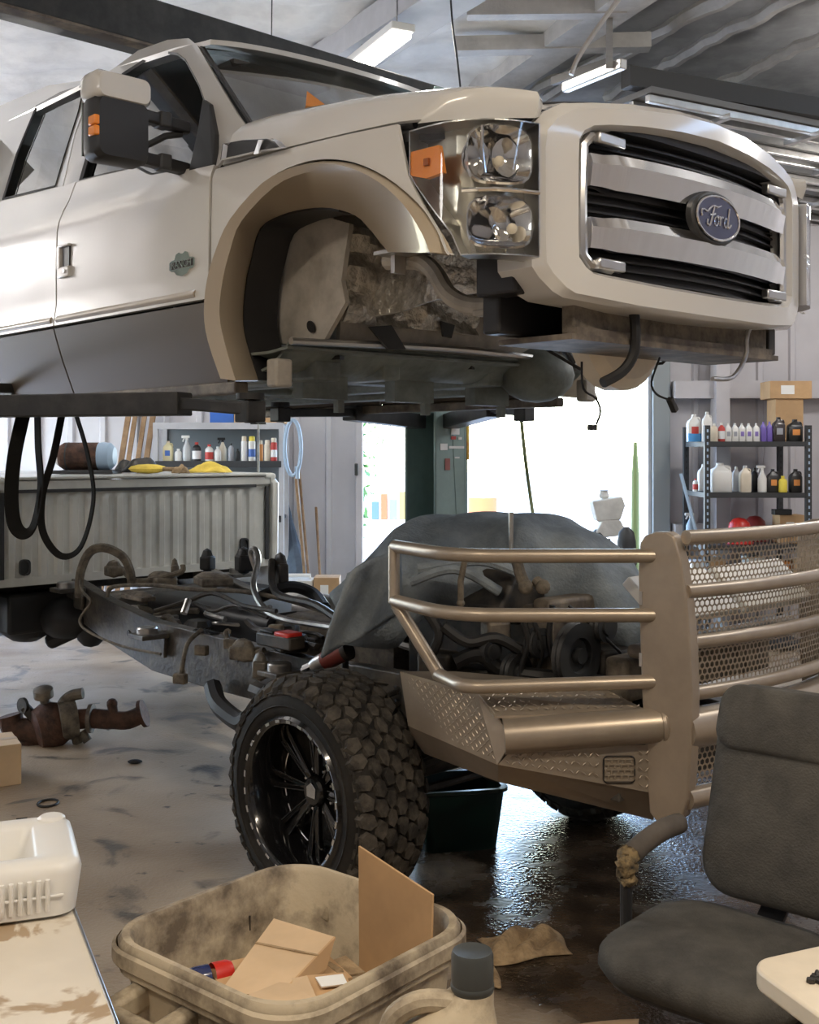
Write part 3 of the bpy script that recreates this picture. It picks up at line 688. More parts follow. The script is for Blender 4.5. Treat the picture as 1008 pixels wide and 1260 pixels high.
# ---- headlamps
HP = [(.400, -1.004), (.47, -1.003), (.54, -.995), (.60, -.968), (.655, -.922), (.69, -.86), (.712, -.785)]
def hp(t, d=0):
    t = max(0, min(.9999, t))*6; i = int(t); f = t-i
    x, y = lerp(HP[i][0], HP[i+1][0], f), lerp(HP[i][1], HP[i+1][1], f)
    n = Vector((HP[i+1][1]-HP[i][1], -(HP[i+1][0]-HP[i][0]))).normalized()   # outward normal
    n = Vector((abs(n.x), -abs(n.y)))
    return x+n.x*d, y+n.y*d
ZH0, ZH1 = 2.352, 2.735
T0 = [(0, .45), (.18, .37), (.38, .21), (.58, .06), (.66, 0.0), (1, 0)]
def hl(u, v, d=0):
    t = lerp(interp(v, T0), 1, u); x, y = hp(t, d); return Vector((x, y, lerp(ZH0, ZH1, v)))
def lamp(T):
    hs = cb('headlamp', MB().grid(lambda u, v: T(hl(u, v, -.075)), 14, 12), mat('silvered_housing', (.55, .52, .45), .22, .85), solid=.01)
    cb('headlamp_lens', MB().grid(lambda u, v: T(hl(u, v, .0)), 18, 14), M['lens'], hs)
    edge = [hl(u/12, 0) for u in range(13)]+[hl(1, v/8) for v in range(1, 9)]+[hl(1-u/12, 1) for u in range(1, 13)]+[hl(0, 1-v/12) for v in range(1, 12)]
    edi = [hl(u/12, 0, -.075) for u in range(13)]+[hl(1, v/8, -.075) for v in range(1, 9)]+[hl(1-u/12, 1, -.075) for u in range(1, 13)]+[hl(0, 1-v/12, -.075) for v in range(1, 12)]
    cb('lamp_wall', MB().loft([[T(p) for p in edge], [T(p) for p in edi]]), M['brushed'], hs, solid=.004)
    tr = cb('turn_signal', MB().loft([[T(hl(u, v, d)) for u, v in [(.0+.0, .66), (.0, .84), (.27, .84), (.29, .63), (.12, .61)]] for d in (-.022, -.005)], cap0=True, cap1=True), M['amber'], hs, angle=20)
    cb('bulb_mark', MB().box(T(hl(.17, .73, -.003)), (.02, .01, .02)), mat('dark_amber', (.28, .07, .01), .4), tr, smooth=False)
    for nm, v0, v1 in (('high_beam_reflector', .52, .97), ('low_beam_reflector', .05, .44)):
        def loop(k, d):
            out = []
            for i in range(28):
                a = 2*PI*i/28; c, s_ = math.cos(a), math.sin(a); q = 3.6
                r = (abs(c)**q+abs(s_)**q)**(-1/q)
                t_ = .725+.235*k*r*c; v = lerp(v0, v1, .5+.5*k*r*s_); x_, y_ = hp(t_, d); out.append(T((x_, y_, lerp(ZH0, ZH1, v))))
            return out
        rr = cb(nm, MB().loft([loop(1, -.008), loop(.93, -.004), loop(.88, -.016), loop(.7, -.05), loop(.42, -.068), loop(.1, -.072)], cap1=True), M['chrome'], hs, angle=60)
        bk = MB()
        for uu in ((.53, .80) if nm[0] == 'h' else (.62,)):
            for k in range(3):
                ring_ = [[T(hl(uu+.11*kk*math.cos(a*PI/8), lerp(v0, v1, .5+.33*kk*math.sin(a*PI/8)), dd)) for a in range(16)] for kk, dd in ((1, -.02-.01*k), (.72, -.045), (.3, -.06))]
            bk.loft(ring_, cap1=True)
        cb('lamp_bowl', bk, M['chrome'], rr, angle=50)
        cb('bulb', MB().ball(T(hl(.74, lerp(v0, v1, .42), -.035)), .016, 10), M['cream'], rr)
    cb('divider_bar', MB().tube([T(hl(u/8, .48, -.004)) for u in range(3, 9)], .007, 6).tube([T(hl(.60, v, -.003)) for v in (.60, .78, .95)], .005, 6), M['chrome'], hs)
both(lamp)

# ---- towing mirror on the near door (and its twin)
def mirror(T):
    c = Vector((-.86, -1.262, 2.985))
    cz = [(-.055, .9), (-.04, 1.0), (.02, 1.0), (.055, .86)]
    def rl(x, k, z0, z1, w, r=.035):
        return [T((c.x+x, c.y+a*k, (z0+z1)/2+b*k)) for a, b in rrect(w/2, (z1-z0)/2, r)]
    body = cb('towing_mirror', MB().loft([rl(-.05, .97, 2.825, 3.055, .21), rl(-.03, 1, 2.825, 3.055, .215), rl(.035, 1, 2.825, 3.055, .215), rl(.06, .93, 2.83, 3.05, .205)], cap0=True, cap1=True), M['black_plastic'], angle=30)
    cb('mirror_cap', MB().loft([rl(-.055, .98, 3.035, 3.135, .222, .03), rl(-.03, 1, 3.035, 3.138, .225, .03), rl(.045, 1, 3.035, 3.136, .225, .03), rl(.068, .93, 3.038, 3.13, .215, .03)], cap0=True, cap1=True), M['paint'], body, angle=50)
    for z in (2.955, 2.918): cb('marker_lamp', MB().box(T((c.x+.035, c.y-.104, z)), (.05, .022, .034)), M['amber'], body, bevel=.005)
    for z in (3.02, 2.865):
        cb('mirror_arm', MB().beam(T((c.x, c.y+.1, z)), T((c.x-.02, -.955, z-.005)), .05, .045), M['black_plastic'], body, bevel=.008)
        cb('arm_clamp', MB().box(T((c.x-.005, -1.07, z)), (.062, .05, .058)), M['dark_grey'], body, bevel=.008)
    cb('mirror_mount', MB().prism([T(sp(*q_, .012)) for q_ in ((232, 210), (262, 203), (265, 165), (258, 128), (249, 122), (243, 160))], (0, .03, 0)), M['black_plastic'], body, smooth=False, bevel=.004)
    cb('folding_link', MB().tube([T((c.x+.0, c.y+.1, 2.90)), T((c.x-.02, -1.05, 2.97)), T((c.x-.02, -.98, 2.99))], .012, 8), M['dark_grey'], body)
    cb('mirror_glass', MB().box(T((c.x-.052, c.y, 2.94)), (.006, .21, .19)), M['chrome'], body, smooth=False)
mirror(lambda p: Vector(p))

# ---- shield badge on the front door
def text_mesh(name, body, size, m, parent, loc, rot, depth=.002, dz=0, align='CENTER'):
    cu = bpy.data.curves.new(name, 'FONT'); cu.body = body; cu.size = size; cu.extrude = depth; cu.align_x = align; cu.align_y = 'CENTER'; cu.resolution_u = 2
    t = bpy.data.objects.new(name+'_curve', cu); COL.objects.link(t)
    dg = bpy.context.evaluated_depsgraph_get(); dg.update()
    meh = bpy.data.meshes.new_from_object(t.evaluated_get(dg)); bpy.data.objects.remove(t); bpy.data.curves.remove(cu)
    meh.name = name; o = bpy.data.objects.new(name, meh); COL.objects.link(o); meh.materials.clear(); meh.materials.append(m)
    o.parent = parent; o.location = (loc[0], loc[1], loc[2]+dz); o.rotation_euler = rot
    return o
sb = sp(234, 325)
def shield(P, y0, dy): return MB().prism([(sb.x-.03+a*1.75, y0, sb.z+b*.95) for a, b in P], (0, dy, 0))
bdg = cb('door_badge', shield([(-.05, -.012), (-.042, -.02), (-.03, -.022), (-.022, -.036), (0, -.045), (.022, -.036), (.03, -.022), (.042, -.02), (.05, -.012), (.05, .016), (.042, .022), (.03, .024), (.024, .044), (.012, .05), (.004, .043), (-.004, .043), (-.012, .05), (-.024, .044), (-.03, .024), (-.042, .022), (-.05, .016)], -1.008, -.009), M['chrome'], fd[0], smooth=False)
cb('badge_band', shield([(-.043, -.012), (.043, -.012), (.043, .015), (-.043, .015)], -1.0165, -.002), M['dark_grey'], bdg, smooth=False)
text_mesh('badge_lettering', 'RANCH', .040, M['chrome'], bdg, (sb.x-.03, -1.0195, sb.z+.0015), (PI/2, 0, 0), .001, -CZ0)

# ---- wheel house, firewall and the rest seen through the empty arch
def ff(px, py, x):
    y, z = onfront(px, py, x, CAB); return Vector((x, y, z))
def fs(px, py, y):
    x, z = onside(px, py, y, CAB); return Vector((x, y, z))
fw = cb('firewall', MB().grid(lambda u, v: (-.43+.05*math.sin(PI*v)-.10*v, lerp(-.60, .9, u), lerp(2.19, 2.86, v)), 12, 8), M['primer'], solid=.02)
for s in (1, -1):
    cb('splash_liner', MB().loft([[Vector((p.x+d_*.1, s*(p.y+d_), p.z)) for p in L3[:26]] for d_ in (0, .05, .11, .14)], closed=False), M['black_plastic'], solid=.008)
    cb('wheel_house', MB().grid(lambda u, v: (lerp(-.45, .50, u), s*lerp(-.90, -.50, v), 2.72-.30*max(0, u-.62)**1.2*(1-v)), 10, 6), M['grime'], solid=.012)
    cb('inner_apron', MB().grid(lambda u, v: (lerp(-.42, .42, u), s*(-.48+.03*math.sin(u*9)), lerp(2.30+.05*u, 2.66, v)), 16, 8), M['foil'], solid=.012)
    cb('hinge_pillar_panel', MB().prism([fs(p[0], p[1], s*-.70) if s > 0 else mir(fs(p[0], p[1], -.70)) for p in ((325, 425), (344, 270), (384, 262), (430, 275), (420, 345), (425, 372), (398, 420))], (0, s*.02, 0)), M['primer'], smooth=False)
    q = [(328, 404), (382, 402)]
    for p in q:
        c = fs(*p, -.712); cb('access_hole', MB().lathe([(.001, 0), (.026, 0), (.026, .006), (.001, .006)], (c.x, s*c.y, c.z), (0, 1, 0), 16, sx=.7), M['black_plastic'], smooth=False)
    # pale curved support running from the fender end down to its bracket
    cpts = [fs(478, 322, -.62), fs(515, 322, -.64), fs(535, 335, -.66), fs(552, 362, -.66), fs(578, 376, -.64), fs(612, 377, -.62)]
    cb('fender_support', MB().tube(smooth_path([(p.x, s*p.y, p.z) for p in cpts], 4), [.03]*21, 10), M['primer'])
    c = fs(604, 352, -.62); cb('support_bracket', MB().box((c.x, s*c.y, c.z), (.04, .05, .16)).box((c.x, s*c.y, c.z-.085), (.09, .08, .02)), M['primer'], bevel=.006)
    c = fs(495, 325, -.70); cb('fender_bracket', MB().box((c.x, s*c.y, c.z+.035), (.13, .14, .012)).box((c.x-.02, s*c.y, c.z), (.02, .05, .06)), M['track'], smooth=False)
    cb('body_mount', MB().box((-.42, s*-.865, 2.075), (.06, .075, .10)), M['primer'], bevel=.010)
cb('heat_shield', MB().grid(lambda u, v: (-.37+.03*math.sin(u*11+v*7)*math.sin(v*9)+.02*random.random(), lerp(-.62, .1, u), lerp(2.27, 2.62, v)), 22, 12), M['foil'], solid=.006)
cb('firewall_pad', MB().prism([ff(p[0], p[1], -.33) for p in ((455, 402), (482, 400), (500, 430), (478, 430))], (-.01, 0, 0)), M['dark_grey'], smooth=False)
cb('firewall_pad', MB().prism([ff(p[0], p[1], -.33) for p in ((543, 395), (560, 400), (556, 416), (546, 414))], (-.01, 0, 0)), M['dark_grey'], smooth=False)
cb('firewall_lip', MB().tube([(-.36, y, 2.195+.012*math.cos(y*3)) for y in [lerp(-.86, .86, i/16) for i in range(17)]], .014, 8), M['brushed'])
# floor pan with tunnel and stampings
def pan(u, v):
    x = lerp(-.38, -3.05, u); y = lerp(-.86, .86, v)
    t = math.exp(-((y)/.2)**4)
    return (x, y, lerp(2.17, 2.10, min(1, u*4))+.10*t*min(1, u*3)+(.012 if (int(v*24) % 3 == 0 and .05 < u < .95) else 0))
fp = cb('floor_pan', MB().grid(pan, 24, 48), M['under'], solid=.01)
for s in (1, -1):
    cb('floor_rail', MB().box((-1.7, s*.62, 2.10), (2.5, .13, .08)).box((-1.7, s*.30, 2.11), (2.5, .09, .07)), M['under'], smooth=False, bevel=.012)
cb('cross_brace', MB().box((-.9, 0, 2.115), (.14, 1.5, .06)).box((-1.9, 0, 2.115), (.14, 1.5, .06)), M['under'], smooth=False, bevel=.012)
for x, y in ((-.46, -.6), (-.52, -.42), (-.5, -.15), (-.62, -.3), (-.48, .12), (-.6, .35), (-.75, -.5), (-.56, .55)):
    cb('stamped_slot', MB().box((x, y, 2.145), (.10, .028, .014), .3), M['black_plastic'], smooth=False)
tb = cb('toe_board', MB().grid(lambda u, v: (lerp(-.40, -.62, v), lerp(-.84, .84, u), lerp(2.19, 2.10, v)-.035*math.sin(PI*v)), 12, 4), M['under'], solid=.01)
cb('tunnel_cover', MB().ball((-.42, .52, 2.13), .16, 16, (1.0, 1.1, .75)), M['under'])
for y in (-.52, -.05, .42):
    cb('floor_bracket', MB().box((-.62, y, 2.045), (.06, .22, .09)).box((-.62, y+.09, 2.01), (.03, .03, .12)), M['under'], smooth=False)
# radiator support and coolers under the grille
cb('radiator_support', MB().box((.55, 0, 2.56), (.05, 1.5, .46)).box((.50, -.70, 2.48), (.16, .09, .42)).box((.50, .68, 2.48), (.16, .09, .42)), M['black_plastic'], smooth=False, bevel=.01)
cb('radiator', MB().box((.44, -.02, 2.42), (.07, 1.36, .52)), M['black_plastic'], smooth=False, bevel=.01)
a, b = ff(705, 372, .64), ff(942, 402, .64)
ck = cb('cooler', MB().box((.62, (a.y+b.y)/2, 2.215), (.05, b.y-a.y, .115)), M['dust'], smooth=False, bevel=.006)
cb('cooler_rail', MB().box((.645, (a.y+b.y)/2, 2.165), (.035, b.y-a.y+.02, .022)).box((.645, (a.y+b.y)/2, 2.272), (.035, b.y-a.y+.02, .018)), M['dirty_steel'], ck, smooth=False)
cb('cooler_tray', MB().box((.52, (a.y+b.y)/2, 2.145), (.30, b.y-a.y+.08, .018)), M['dirty_steel'], smooth=False)
cb('tow_hook_block', MB().box((.60, b.y+.05, 2.21), (.08, .05, .10)), M['grime'], smooth=False, bevel=.006)
cb('fan_shroud', MB().lathe([(.19, 0), (.24, .03), (.24, .10), (.2, .13)], (.24, .12, 2.26), (1, 0, 0), 28), M['cream'])
cb('lower_hose', MB().tube(smooth_path([ff(779, 372, .68), ff(782, 405, .69), ff(780, 435, .68), ff(766, 457, .66), ff(742, 471, .64)], 4), .017, 8), M['rubber'])
cb('cooler_pipe', MB().tube(smooth_path([ff(946, 398, .68), ff(925, 402, .70), ff(919, 418, .70), ff(918, 438, .70), ff(902, 464, .70), ff(877, 466, .70)], 4), .008, 8), M['steel'])
def wire(pts, x, r=.004):
    w_ = cb('loose_wire', MB().tube(smooth_path([ff(px, py, x) for px, py in pts], 4), r, 6), M['rubber']); return w_
w1 = wire([(716, 445), (718, 478), (733, 490), (739, 506), (734, 522)], .4)
c = ff(729, 526, .4); cb('connector', MB().box(c, (.02, .035, .02)), M['black_plastic'], w1, bevel=.003)
w2 = wire([(812, 440), (802, 470), (808, 485), (824, 492)], .5)
c = ff(828, 498, .5); cb('connector', MB().beam(ff(824, 490, .5), ff(831, 506, .5), .022, .022), M['black_plastic'], w2, bevel=.003)
w3 = wire([(660, 400), (668, 425), (690, 440), (716, 455)], .3, .006)
cb('wiring_loom', MB().tube(smooth_path([ff(650, 385, .2), ff(665, 410, .2), ff(690, 425, .15), ff(705, 445, .1)], 4), .014, 8), M['rubber'])
cb('drain_tube', MB().tube(smooth_path([ff(770, 455, .3), ff(790, 445, .3), ff(815, 447, .35), ff(822, 430, .4)], 4), .006, 6), M['rubber'])
# inside the cab
cb('dashboard', MB().box((-.86, 0, 2.80), (.42, 1.62, .20)).box((-.66, 0, 2.90), (.3, 1.5, .05)), M['black_plastic'], bevel=.03)
def seat(x, y):
    s_ = cb('seat', MB().box((x, y, 2.55), (.5, .52, .2)).box((x-.24, y, 2.88), (.14, .50, .6)), M['chair'], bevel=.05)
    cb('headrest', MB().box((x-.27, y, 3.27), (.10, .27, .17)), M['chair'], s_, bevel=.04)
for x, y in ((-1.45, -.42), (-1.45, .42), (-2.5, -.42), (-2.5, .42)): seat(x, y)
cb('steering_wheel', MB().tube([(-1.05+.07*math.sin(t*PI/10), .42+.19*math.cos(t*PI/10), 2.93+.17*math.sin(t*PI/10)) for t in range(20)], .015, 8, closed=True).beam((-1.05, .42, 2.93), (-.85, .42, 2.85), .05, .05), M['black_plastic'])
cb('sun_visor', MB().box((-1.1, -.4, 3.38), (.16, .5, .02)), M['chair'], smooth=False)
bc = thing('folded_card', 'orange brown folded card lying on the dashboard behind the windshield', 'card', tw(-.66, -.50, 2.93, CAB), TA)
MB().prism([(-.03, -.06, 0), (.03, .08, 0), (.01, .09, .20), (-.02, -.04, .27)], (.004, -.004, .0)).build('card_sheet', M['orange'], bc, smooth=False)
MB().prism([(.03, .08, 0), (.06, .26, 0), (.04, .25, .22), (.01, .09, .20)], (.004, -.004, 0)).build('card_flap', M['rust'], bc, smooth=False)

# ------------------------------------------------------------------ chassis on the floor (local axes as for the cab)
cha = thing('truck_chassis', 'bare pickup chassis standing on the floor with bed, front bumper, engine and big tyres', 'truck', (CHA.x, CHA.y, 0), TA)
def ck_(name, mb, m, parent=None, **k): return mb.build(name, m, parent or cha, **k)
def kl(px, py, Y): p = atY(px, py, Y); a, b = loc2(p.x, p.y, CHA); return Vector((a, b, p.z))
def ks(px, py, y): x, z = onside(px, py, y, CHA); return Vector((x, y, z))
# frame rails
RC = [(1.18, .68, .16), (.85, .70, .18), (.45, .80, .18), (-.2, .78, .20), (-.5, .735, .25), (-1.4, .74, .27), (-1.9, .75, .27), (-2.4, .83, .24), (-2.8, .92, .22), (-3.4, 1.0, .2), (-4.0, 1.02, .2), (-4.6, .88, .18), (-5.0, .86, .16)]
for s in (1, -1):
    q = MB(); rows = []
    for x, z, h in RC:
        y0, y1 = s*.43, s*.50
        rows.append([(x, y1, z+h/2), (x, y0, z+h/2), (x, y0, z+h/2-.02), (x, y1-s*.015, z+h/2-.02), (x, y1-s*.015, z-h/2+.02), (x, y0, z-h/2+.02), (x, y0, z-h/2), (x, y1, z-h/2)])
    q.loft(rows, cap0=True, cap1=True)
    fr = ck_('frame_rail', q, M['frame'], smooth=False, bevel=.006)
    for x, z in ((-.7, .80), (-1.1, .79), (-1.6, .66), (-2.15, .79), (-.9, .66)):
        ck_('rail_hole', MB().lathe([(.001, 0), (.018, 0), (.018, .004), (.001, .004)], (x, s*.5005, z), (0, s, 0), 12), M['black_plastic'], fr, smooth=False)
    for x, z in ((-1.78, .83), (-.62, .80), (-2.7, .99)):
        ck_('body_mount_bracket', MB().box((x, s*.59, z), (.15, .16, .025)).prism([(x-.06, s*.51, z), (x+.06, s*.51, z), (x+.05, s*.51, z-.12), (x-.05, s*.51, z-.12)], (0, s*.02, 0)), M['frame'], fr, smooth=False, bevel=.005)
        ck_('mount_bushing', MB().lathe([(.055, 0), (.055, .028), (.05, .035), (.02, .035)], (x, s*.60, z+.012), (0, 0, 1), 16), M['steel'], fr)
ck_('vent_plate', MB().box((-1.42, -.47, .879), (.17, .055, .006)), M['black_plastic'], smooth=False)
for i in range(6): ck_('vent_slot', MB().box((-1.49+i*.028, -.47, .884), (.012, .05, .006)), M['rubber'], smooth=False)
for x, z, h in ((-.45, .66, .10), (-1.3, .72, .10), (-2.1, .74, .10), (-2.75, .90, .10), (-3.9, .98, .1), (-4.7, .85, .1), (.9, .60, .08)):
    ck_('crossmember', MB().lathe([(h/2, -.44), (h/2, .44)], (x, 0, z), (0, 1, 0), 14), M['frame'])
# driveline: gearbox, driveshaft, axles, differential
ck_('gearbox', MB().loft([[(x, a*r, .80+b*r) for a, b in rrect(1, 1, .4, 3)] for x, r in ((-.25, .24), (-.55, .19), (-.9, .15), (-1.15, .17), (-1.35, .12), (-1.5, .07))], cap0=True, cap1=True), M['dust'], angle=50)
ck_('driveshaft', MB().tube([(-1.5, 0, .78), (-3.2, 0, .80)], .05, 14), M['frame'])
ck_('fuel_tank', MB().loft([[(x, .06+.24*a, .78+.17*b) for a, b in rrect(1, 1, .35, 4)] for x in (-1.3, -1.33, -2.45, -2.5)], cap0=True, cap1=True), M['black_plastic'], angle=50)
ck_('spare_canister', MB().lathe([(.03, -.24), (.075, -.22), (.085, -.18), (.085, .2), (.06, .24), (.02, .25)], (-1.15, .14, .955), (1, .25, 0), 18), M['steel'])
for x in (0,):
    ax_ = ck_('axle', MB().tube([(x, -.72, .46), (x, .72, .46)], .055, 14).ball((x, .18, .46), .18, 16, (.9, .85, .95)), M['grime'])
for s in (1, -1):
    ck_('leaf_spring', MB().tube([(-3.2, s*.53, .82), (-3.6, s*.53, .66), (-3.96, s*.53, .58), (-4.4, s*.53, .66), (-4.8, s*.53, .84)], .035, 8), M['frame'])
    cs = MB(); cs.tube([(.02+.075*math.cos(t*.6), s*.56+.075*math.sin(t*.6), .54+t*.0052) for t in range(60)], .011, 6)
    ck_('coil_spring', cs, M['grime'])
    ck_('shock_absorber', MB().tube([(-.16, s*.58, .50), (-.2, s*.56, .78)], .035, 12).tube([(-.2, s*.56, .78), (-.22, s*.55, .95)], .015, 8), M['grime'])
    ck_('radius_arm', MB().tube(smooth_path([(.02, s*.62, .42), (-.35, s*.60, .52), (-.75, s*.52, .64), (-.95, s*.5, .66)], 3), .042, 8), M['grime'])
ck_('track_bar', MB().tube([(.16, -.6, .50), (.16, .4, .62)], .02, 8), M['grime'])
ck_('steering_link', MB().tube([(.22, -.62, .44), (.22, .62, .44)], .018, 8), M['grime'])
# wheels: deep black rims, mud-terrain tyres
def make_wheel(x, y, s, steer=0):
    W = thing('wheel', None, None, (x, y, .462)); W.parent = cha
    if s > 0: W.rotation_euler = (0, 0, PI)
    ax = (0, -1, 0)
    pr = [(.300, .150), (.308, .168), (.335, .176), (.375, .174), (.412, .160), (.436, .135), (.444, .10), (.446, 0), (.444, -.10), (.436, -.135), (.412, -.160), (.375, -.174), (.335, -.176), (.308, -.168), (.300, -.150)]
    ty = MB().lathe(pr, (0, 0, 0), ax, 64, cap=False); ty.tube([(.35*math.cos(t*PI/32), -.176, .35*math.sin(t*PI/32)) for t in range(64)], .004, 6, closed=True).tube([(.405*math.cos(t*PI/32), -.164, .405*math.sin(t*PI/32)) for t in range(64)], .005, 6, closed=True)
    ck_('tyre', ty, M['sidewall'], W, angle=60)
    tb_ = MB()
    def block(a, h, da, dh, sk=0, r0=.438, r1=.466, tilt=0):
        vs = []
        for r in (r0, r1):
            k = 1 if r == r0 else .88
            for i, j in ((-1, -1), (1, -1), (1, 1), (-1, 1)):
                aa = a+k*(i*da/2)+sk*j*dh; hh = h+k*j*dh/2
                rr = r-tilt*max(0, abs(hh)-.11)
                vs.append((rr*math.cos(aa), -hh, rr*math.sin(aa)))
        tb_.add(vs, [(3, 2, 1, 0), (4, 5, 6, 7), (0, 1, 5, 4), (1, 2, 6, 5), (2, 3, 7, 6), (3, 0, 4, 7)])
    rg = random.Random(5)
    def lug(a, h, ra, rh, r1, r0):       # irregular five- or six-sided lug
        n = rg.choice((5, 6, 6)); t0 = rg.random()*.5; b = []; c = []
        for q in range(n):
            t = t0+2*PI*q/n; k = rg.uniform(.86, 1.08)
            da, dh = ra*k*math.cos(t), rh*k*math.sin(t)
            for L, r, s_ in ((b, r0, 1.0), (c, r1, .88)):
                hh = h+dh*s_; rr = r-.75*max(0, abs(hh)-.115)
                L.append((rr*math.cos(a+da*s_), -hh, rr*math.sin(a+da*s_)))
        tb_.add(b+c, [tuple(range(n, 2*n))]+[(q, (q+1) % n, n+(q+1) % n, n+q) for q in range(n)])
    N = 38
    for row, h in enumerate((-.146, -.098, -.050, 0, .050, .098, .146)):
        for i in range(N):
            a = 2*PI*(i+.5*(row % 2)+rg.uniform(-.08, .08))/N
            lug(a, h+rg.uniform(-.004, .004), .088, .029, .463, .436)
    for i in range(40):      # side biters on the shoulder
        a = 2*PI*i/40
        for sd in (1, -1):
            vs = [(r*math.cos(a+d), -sd*h, r*math.sin(a+d)) for r, h in ((.395, .166), (.395, .174), (.430, .148), (.430, .138)) for d in (-.05, .05)]
            tb_.add(vs, [(0, 1, 3, 2), (2, 3, 5, 4), (4, 5, 7, 6), (0, 2, 4, 6), (1, 7, 5, 3), (0, 6, 7, 1)])
    o = ck_('tread', tb_, M['tread'], W, smooth=False); o['kind'] = 'stuff'
    gb = mat('gloss_black_wheel', (.008, .008, .009), .18, .2, coat=.8)
    rim = ck_('rim', MB().lathe([(.300, .150), (.312, .168), (.300, .180), (.285, .178), (.276, .165), (.268, .10), (.255, .02), (.248, -.03), (.252, -.13), (.298, -.16)], (0, 0, 0), ax, 56, cap=False), gb, W, angle=50)
    ml = mat('milled_aluminium', (.75, .75, .76), .25, 1)
    dm = None
    for i in range(26):
        a = 2*PI*i/26
        if dm is None:
            d_ = ck_('rim_accent', MB().box((0, -.180, .292), (.026, .004, .011)), ml, rim, smooth=False); dm = d_
        else:
            d_ = dm.copy(); COL.objects.link(d_); d_.parent = rim
        d_.rotation_euler = (0, a, 0)
    hubd = ck_('wheel_disc', MB().lathe([(.255, -.02), (.20, -.015), (.10, .0), (.06, .01), (.055, .03), (.001, .032)], (0, 0, 0), ax, 32, cap=False), gb, W)
    spm = None
    for i in range(8):
        a = 2*PI*i/8
        if spm is None:
            sp_ = ck_('spoke', MB().prism([(-.012, -.02, .06), (.012, -.02, .06), (.034, -.035, .262), (.012, -.035, .262), (.0, -.03, .13), (-.012, -.035, .262), (-.034, -.035, .262)], (0, -.022, 0)), gb, W, smooth=False, bevel=.003)
            ed = ck_('spoke_edge', MB().beam((-.014, -.044, .07), (-.035, -.058, .26), .003, .003, (0, 1, 0)).beam((.014, -.044, .07), (.035, -.058, .26), .003, .003, (0, 1, 0)), mat('dull_milled_edge', (.16, .16, .165), .4, 1), sp_, smooth=False); spm = (sp_, ed)
        else:
            sp_ = spm[0].copy(); COL.objects.link(sp_); sp_.parent = W; e2 = spm[1].copy(); COL.objects.link(e2); e2.parent = sp_
        sp_.rotation_euler = (0, a, 0)
    rr_ = MB()
    for i in range(14): rr_.tube([(.238*math.cos(t), -.018, .238*math.sin(t)) for t in [2*PI*(i+k*.14)/14 for k in range(6)]], .003, 5)
    o = ck_('disc_accents', rr_, ml, hubd); o['kind'] = 'stuff'
    cp = ck_('hub_cap', MB().lathe([(.058, .02), (.058, .055), (.05, .066), (.001, .068)], (0, 0, 0), ax, 24), gb, W)
    ck_('cap_emblem', MB().prism([(.032*math.cos(t), -.068, .038*math.sin(t)) for t in (PI/2, PI/2+1.1, PI/2+2.2, -PI/2+.9, PI/2-1.1)], (0, -.004, 0)), ml, cp, smooth=False, bevel=.002)
    for i in range(8):
        a = 2*PI*(i+.5)/8; ck_('lug_nut', MB().lathe([(.011, .0), (.011, .03), (.006, .036)], (.085*math.cos(a), 0, .085*math.sin(a)), ax, 6), M['chrome'], hubd, smooth=False)
    return W
w0 = make_wheel(0, -.835, -1)
for x, y, s in ((0, .835, 1),):
    wk = copy_tree(w0, cha); wk.location = (x, y, .462); wk.rotation_euler = (0, 0, PI if s > 0 else 0)

# ---- pickup bed: ribbed front wall seen over the frame
bed = ck_('bed_front_wall', MB(), M['bed'])
def ribs():
    pr = [(-.97, 0)]; y = -.90
    while y < .86:
        pr += [(y, 0), (y+.014, .014), (y+.048, .014), (y+.062, 0)]; y += .0985
    pr.append((.97, 0)); return pr
PRB = ribs()
def bz(v): return lerp(1.10, 1.545, v)
bpm = MB().grid(lambda u, v: (-2.85+(PRB[round(u*(len(PRB)-1))][1] if .04 < v < .95 else 0), PRB[round(u*(len(PRB)-1))][0], lerp(1.03, 1.58, v)), len(PRB)-1, 22)
bpm.box((-2.86, 0, 1.60), (.06, 1.96, .05)).box((-2.86, 0, 1.04), (.05, 1.94, .05))
bpm.build('tmp', M['bed']); tmp = bpy.data.objects['tmp']; bed.data = tmp.data; bpy.data.objects.remove(tmp); bed.data.name = 'bed_front_wall'
ck_('header_groove', MB().box((-2.829, -.03, 1.565), (.004, 1.74, .02)), M['dark_grey'], bed, smooth=False)
for y, z in ((-.80, 1.125), (.73, 1.17)):
    g = ck_('grommet', MB().loft([[(-2.812-d, y+a, z+b) for a, b in rrect(w_, h_, .024)] for d, w_, h_ in ((.012, .032, .047), (-.008, .032, .047), (-.008, .024, .038), (.004, .024, .038))], cap1=True), M['dark_grey'], bed)
for s in (1, -1):
    q = MB()
    def sd(u, v):
        x = lerp(-2.82, -4.98, u); z = lerp(.88, 1.62, v)
        r = math.hypot(x+3.96, z-.52); 
        if r < .60 and z < 1.1: z = max(z, .52+math.sqrt(max(0, .36-(x+3.96)**2)))
        return (x, s*(1.0-.03*abs(v-.5)), z)
    q.grid(sd, 40, 20); ck_('bed_side', q, M['bed'], solid=.03)
    ck_('bed_rail', MB().box((-3.9, s*.955, 1.625), (2.15, .11, .05)), M['bed'], smooth=False, bevel=.02)
    ck_('corner_post', MB().tube([(-2.83, s*.985, .92), (-2.83, s*.99, 1.58), (-2.88, s*.97, 1.63)], .03, 10), M['bed'])
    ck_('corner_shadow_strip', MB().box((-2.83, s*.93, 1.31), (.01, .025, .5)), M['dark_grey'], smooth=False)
ck_('bed_floor', MB().box((-3.9, 0, 1.04), (2.1, 1.9, .04)), M['dark_grey'], smooth=False)
ck_('bed_cover', MB().box((-3.88, 0, 1.640), (2.12, 1.84, .018)), M['bed'], smooth=False, bevel=.006)
